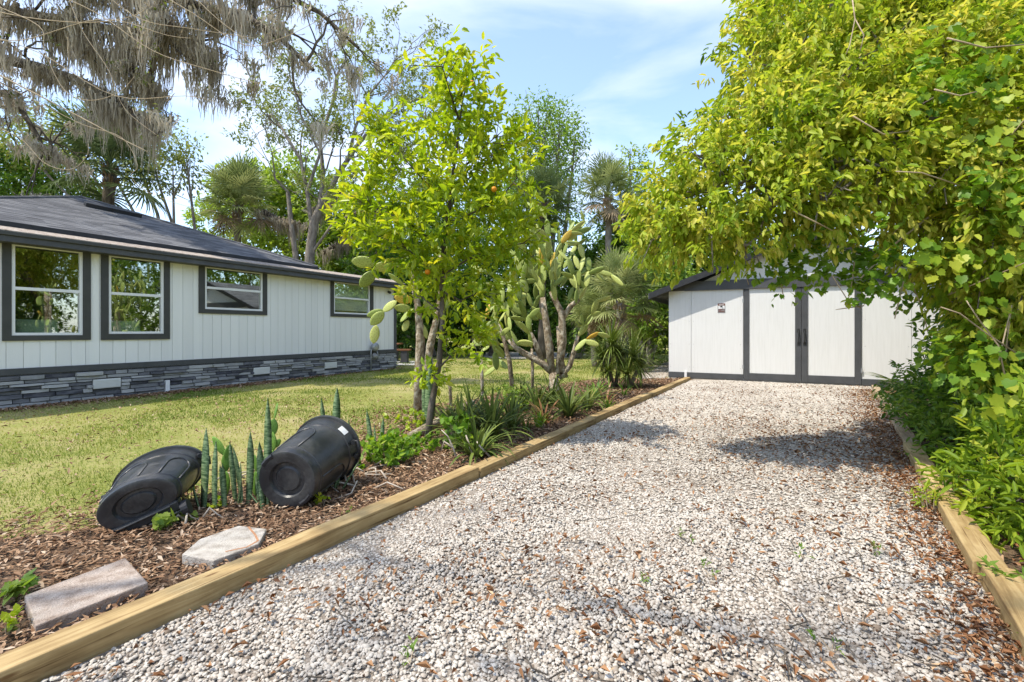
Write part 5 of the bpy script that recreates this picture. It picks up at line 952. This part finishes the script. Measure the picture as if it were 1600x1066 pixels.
for i, (x, Y) in enumerate(((5.2, 1.0), (4.6, -1.2), (7.0, 2.4), (6.4, -.3), (8.3, 4.5), (9.5, 6.8))):
    bush_tree('hedge_tree', ('leafy tree at the road end of the hedge', 'low leafy tree beside the drive mouth', 'leafy tree behind the grape vine', 'leafy tree behind the drive mouth shrubs', 'tall leafy tree behind the overhanging tree', 'tall leafy tree beside the shed side wall')[i], 'tree', (x, Y, 0), [((x + rv.normal(0, .5), Y + rv.normal(0, .5), z), rr) for z, rr in ((.8, .9), (1.9, 1.2), (3.2, 1.3), (4.4, 1.1))], 'leaf_mid' if i % 2 else 'leaf_bright', .14, 120, 90 + i, 'trees of the hedge beside the drive', trunk=.08, tint=.5, twig=.25)
# ================================================================== planted bed
# ------------------------------------------------------------------ citrus
def citrus():
    r = np.random.default_rng(12); Y = 5.3; base = P(668, 690, Y); base.z = -.01; root = thing('citrus_tree', 'young citrus tree with bright yellow green leaves and a few oranges', 'tree', base)
    out = []; T = [base] + pline([(673, 640), (686, 570), (692, 500), (690, 440), (694, 380), (702, 320), (708, 270), (716, 215), (722, 160), (735, 110), (742, 90)], Y); out.append((T, [.042, .036, .033, .031, .029, .027, .023, .019, .014, .010, .006, .003]))
    limbs = [[(692, 450), (660, 410), (640, 392), (620, 380)], [(691, 430), (740, 400), (790, 385), (822, 380)], [(694, 390), (640, 350), (590, 325), (560, 315)], [(698, 350), (745, 330), (790, 300), (815, 270)], [(702, 320), (660, 280), (625, 240), (600, 215)], [(708, 280), (750, 235), (785, 205)], [(712, 245), (680, 200), (660, 180)], [(718, 190), (705, 150), (690, 100)], [(690, 455), (720, 470), (760, 450)], [(692, 490), (660, 465), (640, 450)], [(702, 330), (720, 290), (760, 255), (775, 235)], [(686, 575), (715, 545), (745, 525)]]
    A, O = [], []
    for l in limbs:
        dy = r.uniform(-.55, .55); pts = pline(l, [Y + dy * i / (len(l) - 1) for i in range(len(l))]); out.append((pts, [.016 * (1 - .75 * i / (len(l) - 1)) for i in range(len(l))]))
        for i in range(1, len(pts)):
            for c in range(3):
                s = pts[i - 1].lerp(pts[i], r.uniform(.2, 1)); d = (pts[i] - pts[i - 1]).normalized() + Vector(r.normal(0, .6, 3)); e = s + d.normalized() * r.uniform(.15, .4); out.append(([s, e], [.006, .0025]))
                for u in (.4, .75, 1): A.append(s.lerp(e, u)); O.append(d.normalized())
            A.append(pts[i]); O.append((pts[i] - pts[i - 1]).normalized())
    part('trunk', tubes(out, 8), M['bark_dark'], root, True)
    ch = [sprays(np.array(A), np.array(O), 7, .105, .045, r, .16, .85, .05, .62, .16, tv=LEAF8, tf=LEAF8_F)]
    for c, rad in B([(722, 150, 38, Y), (742, 100, 12, Y), (690, 100, 10, Y), (700, 195, 48, Y), (755, 195, 42, Y + .2), (610, 225, 42, Y), (645, 275, 55, Y - .2), (725, 265, 62, Y), (790, 260, 36, Y), (580, 325, 36, Y), (660, 360, 68, Y - .2), (750, 345, 58, Y - .1), (808, 375, 36, Y), (690, 425, 48, Y), (760, 420, 40, Y), (655, 415, 28, Y), (570, 300, 26, Y), (738, 528, 16, Y), (674, 588, 11, Y - .1), (556, 352, 22, Y), (820, 320, 22, Y)]):
        a, o_ = shell(c, rad, int(250 * rad * rad + 10), r, .25); ch.append(sprays(a, o_, 9, .105, .045, r, .18, .8, .05, .60 + r.normal(0, .06), .15, tv=LEAF8, tf=LEAF8_F))
    V, Fc, T_ = join(ch); o = link('crown', np_mesh('crown', V, Fc, M['leaf_citrus'], T_), root); o['kind'] = 'stuff'
    for px, py, dy in ((772, 296, -.35), (661, 239, -.25), (737, 130, -.12), (668, 425, -.3)):
        c = P(px, py, Y + dy); n = 12; mb = MB().lathe([(.001, -.031)] + [(.031 * math.cos(a), .030 * math.sin(a)) for a in np.linspace(-1.3, 1.3, 9)] + [(.001, .029)], Matrix.Translation(c), 14)
        f = part('orange', mb, M['orange'], root, True); link('stalk', MB().tube([c + Vector((0, 0, .028)), c + Vector((.01, .02, .10))], .003, 4).mesh('stalk', M['bark_dark']), f)
    return root
citrus()

# ------------------------------------------------------------------ prickly pears
def pad_mesh(m):
    nu, nv = 12, 10; vs, fs = [], []
    for j in range(nv + 1):
        f = j / nv; w = .5 * (math.sin(math.pi * f ** .8)) ** .62 * (.62 + .38 * f) if 0 < f < 1 else .02
        for k in range(nu):
            a = 2 * math.pi * k / nu; c, s = math.cos(a), math.sin(a); vs.append((f, w * .92 * c, .052 * w * 2 * (abs(s) ** .8) * (1 if s > 0 else -1)))
    for j in range(nv):
        for k in range(nu): fs.append((j * nu + k, j * nu + (k + 1) % nu, (j + 1) * nu + (k + 1) % nu, (j + 1) * nu + k))
    return MB().add(vs, fs + [tuple(range(nu))[::-1], tuple(range(nv * nu, nv * nu + nu))]).mesh('pad', m, True)
PAD = {k: pad_mesh(M[k]) for k in ('pad', 'pad_young', 'pad_yellow')}
rp_ = np.random.default_rng(40)
def pad(root, a, b, w=1.0, face=None, m='pad'):
    d = b - a; up = Vector(face) if face is not None else Vector((rp_.normal(0, .8), -1, rp_.normal(0, .4)))
    return inst('pad', PAD[m], root, frame_from(a, d, up) @ Matrix.Diagonal((d.length, d.length * w * .95, d.length * 1.0, 1)))
ca = thing('prickly_pear_tree', 'two stemmed tree cactus with drooping pads beside the citrus trunk', 'cactus', G(655, 645), 'tall prickly pears in the bed')
for l, rad in (([(652, 648), (654, 590), (657, 530), (653, 480), (646, 440), (642, 412)], .062), ([(662, 645), (664, 590), (672, 540), (684, 490), (692, 440), (690, 400)], .055), ([(677, 640), (676, 590), (673, 556)], .035)):
    q = pline(l, 7.0); q[0].z = min(q[0].z, -.01); part('trunk', MB().tube(q, [rad * (1.15 - .45 * i / (len(q) - 1)) * (1 + .12 * ((i * 7) % 3 - 1)) for i in range(len(q))], 9), M['cactus_bark'], ca, True)
for a, b, m in (((644, 470), (616, 464), 'pad_yellow'), ((620, 470), (598, 487), 'pad'), ((599, 485), (573, 494), 'pad'), ((600, 487), (579, 508), 'pad'), ((588, 508), (583, 537), 'pad'), ((642, 482), (616, 481), 'pad'), ((646, 482), (625, 503), 'pad'), ((638, 500), (630, 518), 'pad'), ((634, 472), (623, 446), 'pad'), ((662, 470), (680, 492), 'pad'), ((658, 505), (668, 530), 'pad'), ((616, 414), (583, 420), 'pad'), ((588, 412), (549, 408), 'pad'), ((587, 424), (562, 448), 'pad'), ((632, 446), (606, 427), 'pad'), ((642, 415), (612, 408), 'pad'), ((646, 445), (668, 425), 'pad'), ((690, 402), (680, 372), 'pad'), ((690, 402), (705, 378), 'pad'), ((642, 414), (630, 385), 'pad'), ((684, 490), (702, 470), 'pad')):
    dy = rp_.normal(0, .08); pad(ca, P(*a, 7 + dy), P(*b, 7 + dy + rp_.normal(0, .04)), rp_.uniform(.6, .85), None, m)
cb = thing('prickly_pear_tree', 'tall spreading tree cactus with forked pale trunk and many upright pads', 'cactus', P(868, 640, 8.3), 'tall prickly pears in the bed')
Y = 8.3; LB = [([(868, 655), (867, 615), (864, 582)], .13), ([(864, 584), (848, 568), (822, 554), (805, 543), (796, 530)], .075), ([(862, 582), (858, 540), (852, 495), (848, 465)], .085), ([(872, 585), (879, 535), (878, 490), (868, 470), (862, 455)], .085), ([(878, 500), (892, 478), (905, 468)], .06), ([(874, 592), (890, 572), (898, 545), (903, 525)], .06), ([(848, 568), (838, 540), (828, 520), (815, 512)], .06), ([(884, 590), (876, 560), (872, 510)], .06)]
LB += [([(803, 610), (796, 565), (786, 525), (778, 505)], .05), ([(832, 610), (832, 575), (831, 545)], .035), ([(706, 640), (703, 605), (694, 585)], .03), ([(755, 622), (753, 590), (752, 560)], .03)]
for l, rad in LB:
    q = pline(l, Y if l[0][0] > 780 else 6.6); nn = len(q)
    if l[0][1] > 605: q[0].z = -.02; 
    rad *= .78; part('trunk', MB().tube(q, [rad * (1.1 - .35 * i / (nn - 1)) * (1 + .10 * ((i * 5) % 3 - 1)) for i in range(nn)], 9), M['cactus_bark'], cb, True)
npad = 0
def chain(px, py, ang, n, L=.30, yy=Y, branch=.6, bend=15, m='pad'):
    global npad
    a = P(px, py, yy)
    for i in range(n):
        A = math.radians(ang); l = L * rp_.uniform(.8, 1.15); d = Vector((math.cos(A), rp_.normal(0, .22), math.sin(A))).normalized(); b = a + d * l
        pad(cb, a, b, rp_.uniform(.38, .62), None, 'pad_yellow' if rp_.random() < .045 else m); npad += 1
        if rp_.random() < branch:
            A2 = A + math.radians(rp_.choice((-1, 1)) * rp_.uniform(25, 65)); s = a + d * l * .8; pad(cb, s, s + Vector((math.cos(A2), rp_.normal(0, .4), math.sin(A2))) * l * .85, rp_.uniform(.4, .62)); npad += 1
        a = a + d * l * .95; ang += rp_.normal(0, bend)
for c in ((848, 470, 95, 5), (850, 480, 105, 4), (846, 465, 80, 5), (862, 458, 85, 5), (864, 455, 70, 4), (868, 470, 100, 4), (905, 468, 60, 3), (898, 470, 75, 3), (900, 475, 85, 3), (903, 527, 60, 3), (904, 525, 50, 2), (898, 548, 45, 2), (848, 500, 130, 4), (842, 500, 160, 4), (830, 520, 110, 4), (815, 514, 120, 4), (800, 535, 110, 4), (796, 532, 140, 3), (805, 545, 165, 3), (852, 440, 100, 4), (860, 420, 75, 4), (840, 440, 115, 4), (875, 450, 55, 4), (868, 430, 90, 4), (820, 480, 100, 4), (856, 400, 88, 3), (850, 455, 120, 4), (838, 470, 95, 4), (870, 440, 75, 4), (825, 500, 130, 3), (888, 470, 70, 3), (858, 430, 105, 4), (880, 420, 60, 3), (835, 400, 100, 3)):
    chain(*c, yy=Y + rp_.normal(0, .3))
for c in ((786, 450, -100, 4), (775, 470, -95, 4), (790, 470, -80, 3), (765, 475, -105, 3), (800, 440, 190, 3), (778, 505, 110, 3), (778, 507, 60, 2), (790, 440, 150, 3), (770, 500, -90, 3), (694, 585, 110, 1), (752, 562, 85, 1), (831, 545, 100, 2)):
    chain(*c, yy=(7.4 if c[2] < 0 else Y - .5) + rp_.normal(0, .15), bend=12, L=.28 if c[3] > 1 else .2)
print('pads', npad)
cs = thing('small_prickly_pear', 'small young prickly pear with bright green pads beside the round bin', 'cactus', G(424, 735))
for a, b in (((425, 735), (427, 703)), ((427, 705), (422, 672)), ((424, 680), (412, 662)), ((425, 682), (428, 654)), ((428, 656), (434, 629)), ((424, 700), (414, 690)), ((428, 700), (438, 686))): pad(cs, P(*a, 3.95), P(*b, 3.95), .75, None, 'pad_young')
cs = thing('small_prickly_pear', 'young prickly pear pads among the snake plants by the wheeled bin', 'cactus', G(350, 775))
for a, b in (((352, 776), (353, 735)), ((353, 738), (352, 708)), ((352, 712), (332, 682)), ((353, 720), (360, 694)), ((398, 776), (400, 735)), ((400, 738), (398, 710))): pad(cs, P(*a, 3.5), P(*b, 3.5), .6, None, 'pad_young')

# ------------------------------------------------------------------ snake plants
def sword(m, nseg=7, curve=.05, w=.5, fold=.25):
    vs, fs = [], []
    for i in range(nseg + 1):
        f = i / nseg; ww = w * (0.62 + .38 * math.sin(math.pi * min(1, f * 1.25) * .8)) * (1 - max(0, (f - .72) / .28) ** 1.7) + .004; vs += [(f, ww, curve * f * f + fold * ww * .5), (f, 0, curve * f * f), (f, -ww, curve * f * f + fold * ww * .5), (f, 0, curve * f * f - .012 * (1 - f))]
    for i in range(nseg):
        o = 4 * i
        for k in range(4): fs.append((o + k, o + (k + 1) % 4, o + 4 + (k + 1) % 4, o + 4 + k))
    return MB().add(vs, fs).mesh('leaf', m, True)
SW_ = [sword(M['snake'], 8, c, .057, .10) for c in (.03, -.05, .1)]
def snake(label, px, py, lv):
    base = G(px, py); root = thing('snake_plant', label, 'plant', base, 'snake plants in the mulch')
    for (tx, ty, bx, w) in lv:
        b = G(bx, py + rp_.uniform(-3, 3)); b.z = -.01; t = P(tx, ty, b.y + rp_.uniform(-.03, .03)); d = t - b; inst('leaf', SW_[rp_.integers(3)], root, frame_from(b, d, Vector((rp_.normal(0, .35), -1, .1))) @ Matrix.Diagonal((d.length, d.length * w, d.length, 1)))
snake('snake plant with one broad leaf between the two bins', 318, 798, [(326, 668, 318, 1.1), (333, 690, 336, .8), (349, 722, 351, .9), (300, 800 - 40, 312, .9)])
snake('snake plant of narrow banded leaves in the middle of the mulch', 372, 785, [(398, 672, 388, .85), (372, 696, 378, .9), (342, 726, 350, .7), (383, 720, 372, .8), (360, 690, 368, .7)])
snake('snake plant leaning on the round bin base', 408, 790, [(405, 690, 411, .9), (413, 712, 410, .8), (388, 768, 408, .7), (398, 742, 404, .9), (420, 620, 418, .55)])
snake('snake plant sprigs in front of the round bin rim', 528, 765, [(538, 690, 526, .6), (560, 722, 532, .5), (536, 705, 522, .6)])
snake('snake plant behind the round bin with two tall leaves', 520, 705, [(527, 606, 524, 1.0), (504, 620, 508, .7), (545, 655, 548, .6)])
snake('snake plant among the ground vine past the round bin', 585, 712, [(574, 640, 582, .9), (600, 652, 594, 1.0), (586, 662, 588, .8)])
snake('dark upright snake plant behind the citrus trunk', 668, 668, [(674, 560, 668, 1.0), (664, 580, 664, .9), (680, 590, 674, .9)])

# ------------------------------------------------------------------ bromeliads, ferns, yuccas
def strap(m, drop, w, nseg=6, fold=.35):
    vs, fs = [], []; p = Vector((0, 0, 0)); el = math.radians(62)
    for i in range(nseg + 1):
        f = i / nseg; ww = w * (.75 + .5 * f * (1 - f) * 2) * (1 - max(0, (f - .6) / .4) ** 1.6) + .002; vs += [(p.x, ww, p.z + ww * fold), (p.x, 0, p.z), (p.x, -ww, p.z + ww * fold)]
        p = p + Vector((math.cos(el), 0, math.sin(el))) / nseg; el -= drop / nseg
    for i in range(nseg): o = 3 * i; fs += [(o, o + 1, o + 4, o + 3), (o + 1, o + 2, o + 5, o + 4)]
    return MB().add(vs, fs).mesh('leaf', m, True)
ST = {k: [strap(M[k], d, .027 if k == 'brom' else .04) for d in (.7, 1.3, 1.9)] for k in ('brom', 'brom_red', 'fern')}
def rosette(name, label, base, n, L, mat, seed, cat='plant', group=None, tilt=(.0, .9)):
    r = random.Random(seed); base = Vector(base); base.z = -.005; root = thing(name, label, cat, base, group)
    for i in range(n):
        az = i * 2.39996 + r.uniform(-.3, .3); k = r.uniform(*tilt); d = Vector((math.cos(az), math.sin(az), 0)); l = L * r.uniform(.65, 1.1)
        Mx = frame_from(base + d * .03, d, (0, 0, 1)) @ Matrix.Rotation(math.radians(r.uniform(-25, 25)) + k * .45 - .2, 4, 'Y') @ Matrix.Scale(l, 4)
        inst('leaf', ST[mat][min(2, int(k * 3))], root, Mx)
    return root
GBR = 'bromeliads along the bed'
for i, (px, py, n, L, lb) in enumerate(((722, 690, 34, .55, 'dark bromeliad rosette at the citrus trunk foot'), (768, 688, 36, .58, 'dark bromeliad rosette in the middle of the near clump'), (745, 716, 34, .46, 'dark bromeliad rosette beside the pale dead branch'), (800, 672, 30, .48, 'dark bromeliad rosette with arching leaves next to the small fern'), (700, 668, 22, .45, 'dark bromeliad rosette behind the citrus trunk'), (738, 668, 26, .55, 'dark bromeliad rosette at the back of the near clump'), (840, 648, 32, .55, 'dark bromeliad rosette on the citrus side of the cactus trunk'), (888, 652, 34, .58, 'dark bromeliad rosette in front of the cactus trunk'), (918, 640, 30, .52, 'dark bromeliad rosette on the shed side of the cactus trunk'), (862, 632, 28, .6, 'dark bromeliad rosette tight behind the cactus trunk'), (815, 635, 24, .55, 'dark bromeliad rosette beside the leaning cactus stem'))):
    rosette('bromeliad', lb, G(px, py), int(n * 1.8), L * 1.12, 'brom', i + 3, 'bromeliad', GBR)
rosette('bromeliad', 'bronze red bromeliad between the two dark clumps', G(850, 662), 26, .42, 'brom_red', 50, 'bromeliad'); rosette('bromeliad', 'small red leaved plant standing alone on bare mulch', G(946, 634), 10, .42, 'brom_red', 51, 'plant', tilt=(0, .2))
rosette('fern', 'small bright upright fern beside the edging timber', G(842, 668), 22, .28, 'fern', 52, 'fern', tilt=(0, .3)); rosette('fern', 'lower bright fern next to the near dark clump', G(822, 672), 18, .2, 'fern', 53, 'fern', tilt=(0, .4)); rosette('fern', 'pale strap leaved plant behind the red leaved plant', G(930, 622), 24, .55, 'fern', 54, 'plant'); rosette('fern', 'low green tuft at the red leaved plant foot', G(950, 640), 20, .24, 'fern', 55, 'plant', tilt=(0, .6)); rosette('fern', 'green tuft at the yucca foot', G(975, 618), 18, .3, 'fern', 56, 'plant')
def yucca(label, px, py, heads, seed):
    r = np.random.default_rng(seed); base = G(px, py); root = thing('yucca', label, 'yucca', base, 'yuccas near the shed')
    for hx, hy, L, n in heads:
        c = P(hx, hy, base.y + r.normal(0, .15)); part('stem', MB().tube([base + Vector((r.normal(0, .06), r.normal(0, .06), -.02)), base.lerp(c, .5) + Vector((r.normal(0, .04), 0, .05)), c], [.045, .04, .03], 7), M['bark_grey'], root, True)
        d = nrm(r.normal(0, 1, (n, 3)) + np.array([0, 0, .45])); ln = L * r.uniform(.75, 1.1, n); nv = 5; p = np.tile(np.array(c), (n, 1)); s = nrm(np.cross(d, np.array([0, 0, 1.0]))); rows = []; dd = d.copy()
        for k in range(nv):
            w = .016 * (1 - k / (nv - 1)) ** .7 + .001; rows.append(np.stack([p - s * w, p + s * w], 1)); p = p + dd * (ln / (nv - 1))[:, None]; dd = nrm(dd + np.array([0, 0, -.13 * (k + .3)]))
        V = np.stack(rows, 1).reshape(-1, 3); f = np.array([(2 * k, 2 * k + 1, 2 * k + 3, 2 * k + 2) for k in range(nv - 1)]); Fc = (f[None] + (np.arange(n) * 2 * nv)[:, None, None]).reshape(-1, 4)
        o = link('leaf_head', np_mesh('leaf_head', V, Fc, M['yucca_leaf'], np.repeat(np.clip(r.normal(.5, .2, n), 0, 1), 2 * nv)), root); o['kind'] = 'stuff'
yucca('many headed yucca with narrow arching leaves, taller of the pair', 955, 606, [(955, 540, .75, 170), (942, 560, .65, 130), (968, 560, .65, 130), (950, 580, .5, 90)], 1)
yucca('lower yucca with a pale dry stem near the shed corner', 985, 606, [(988, 558, .7, 160), (1000, 575, .6, 120), (980, 585, .5, 90)], 2)

# ------------------------------------------------------------------ ground vine, weeds, dead roots
rw = np.random.default_rng(60)
def weed(label, px, py, rpx, n, L=.05, hz=.10, mat='leaf_vine', tint=.45, tv=HEART, name='weed', W=None):
    c = G(px, py); R_ = rpx / F * c.y; root = thing(name, label, 'weed', c, 'weeds')
    A = np.stack([c.x + rw.normal(0, R_ * .5, n), c.y + rw.normal(0, R_ * .7, n), rw.uniform(.03, hz, n)], 1); O = nrm(rw.normal(0, 1, (n, 3)) + np.array([0, 0, .6])); mb = MB()
    for a in A[:40]: mb.tube([(c.x + (a[0] - c.x) * .6, c.y + (a[1] - c.y) * .6, -.005), tuple(a)], [.003, .002], 4, False)
    part('stem', mb, M['leaf_mid'] if False else M['vine_stem'], root)
    V, Fc, T_ = sprays(A, O, 5, L, W or L * .9, rw, .05, 1.0, .0, tint, tv=tv, tf=HEART_F if tv is HEART else LEAF_F); o = link('foliage', np_mesh('foliage', V, Fc, M[mat], T_), root); o['kind'] = 'stuff'
weed('leafy ground vine spreading past the round bin rim', 602, 722, 40, 130, .05, .22)
weed('low green creeper in front of the citrus trunk', 650, 700, 42, 100, .04, .08)
weed('green creeper climbing round the citrus trunk foot', 655, 668, 30, 34, .05, .18, 'leaf_citrus', .4)
weed('lobed green vine in front of the near bromeliads', 716, 700, 28, 50, .07, .35)
weed('green creeper by the dead branch', 748, 712, 18, 26, .06, .15, 'leaf_mid', .6)
weed('leafy vine between the cactus and the near bromeliads', 800, 640, 40, 90, .06, .35, 'leaf_mid', .75)
weed('green weed in front of the wheeled bin', 266, 822, 18, 14, .055, .08, 'leaf_mid', .8)
weed('green weed at the wheeled bin wheel', 296, 778, 14, 10, .05, .14, 'leaf_mid', .8)
weed('small weed beside the pinkish slab end', 18, 940, 18, 9, .05, .06, 'leaf_mid', .8)
weed('tiny weed under the pinkish slab', 10, 992, 10, 6, .03, .05, 'leaf_citrus', .6)
weed('small weed by the round bin foot', 500, 790, 8, 6, .03, .05, 'leaf_citrus', .6)
weed('tiny weed below the snake plants', 345, 796, 9, 8, .025, .05, 'leaf_citrus', .6)
weed('grassy weed at the driveway edge under the oleander like shrub', 1455, 800, 18, 20, .07, .14, 'leaf_bright', .6, LEAF, W=.015)
weed('sprig growing through the edging timber joint', 1565, 925, 14, 12, .05, .10, 'leaf_mid', .6, LEAF, W=.018)
SEED = ['tiny green seedling growing among the driveway stones'] * 9; SEED[6] = 'tiny green seedling in the mulch by the round bin base'; SEED[7] = 'tiny green seedling tight against the yellow hedge timber'
for i, (px, py) in enumerate(((1062, 838), (1108, 898), (640, 1035), (1255, 870), (1300, 1015), (1010, 905), (545, 800), (1595, 1005), (1370, 865))):
    c = G(px, py, .015); d = MB(); root = thing('weed', SEED[i], 'weed', c, 'seedlings in the driveway')
    A = np.array([[c.x + rw.normal(0, .02), c.y + rw.normal(0, .03), .03] for _ in range(4)]); V, Fc, T_ = sprays(A, nrm(rw.normal(0, 1, (4, 3)) + np.array([0, 0, 1.2])), 4, .03, .010, rw, .03, .9, -.2, .5)
    part('foliage', np_mesh('foliage', V, Fc, M['leaf_mid'], T_), None, root)
    for a in A: d.tube([(c.x, c.y, .005), tuple(a)], .0015, 4, False)
    part('stem', d, M['vine_stem'], root)
for i, (px, py, n, sc, lb) in enumerate(((548, 752, 11, .22, 'pale tangle of dead roots beside the round bin'), (395, 745, 7, .15, 'dry stalks between the snake plants'), (590, 735, 9, .2, 'dry roots on the mulch near the ground vine'), (318, 815, 4, .10, 'dry stalk at the wheeled bin'))):
    c = G(px, py); root = thing('dead_roots', lb, 'roots', c, 'dry roots in the bed')
    for k in range(n):
        a = c + Vector((rw.normal(0, sc * .8), rw.normal(0, sc * .6), 0)); an = rw.uniform(0, 6.28); L = sc * rw.uniform(.6, 1.6); d = Vector((math.cos(an), math.sin(an), 0)); e = Vector((-d.y, d.x, 0)) * rw.normal(0, .3)
        part('root', MB().tube([a + Vector((0, 0, .01)), a + (d * .35 + e) * L + Vector((0, 0, rw.uniform(.02, .09))), a + (d * .7 + e * 1.3) * L + Vector((0, 0, .03)), a + d * L + Vector((0, 0, .012))], [.009, .007, .006, .003], 5), M['dead_twig'], root, True)
dbr = thing('dead_branch', 'forked pale dead branch leaning at the near bromeliads', 'branch', G(715, 722))
for pts in ([(716, 722), (708, 700), (700, 682), (690, 672)], [(708, 700), (694, 690), (690, 704)], [(740, 715), (733, 694), (728, 680)], [(770, 718), (752, 700), (745, 690)]):
    part('twig', MB().tube(pline(pts, 4.55), [.012, .010, .007][:len(pts)] + [.005] * max(0, len(pts) - 3), 5), M['dead_twig'], dbr, True)
lg = thing('fallen_log', 'short fallen log lying across the citrus foot', 'log', G(660, 690)); part('bark', MB().tube([G(640, 690) + Vector((0, 0, .05)), G(690, 668) + Vector((0, 0, .10)), G(735, 655) + Vector((0, 0, .22))], [.05, .055, .05], 9), M['cactus_bark'], lg, True)
part('cut_face', MB().tube([G(735, 655) + Vector((0, 0, .22)), G(737, 654) + Vector((0, 0, .224))], [.048, .046], 9), M['dead_twig'], lg)
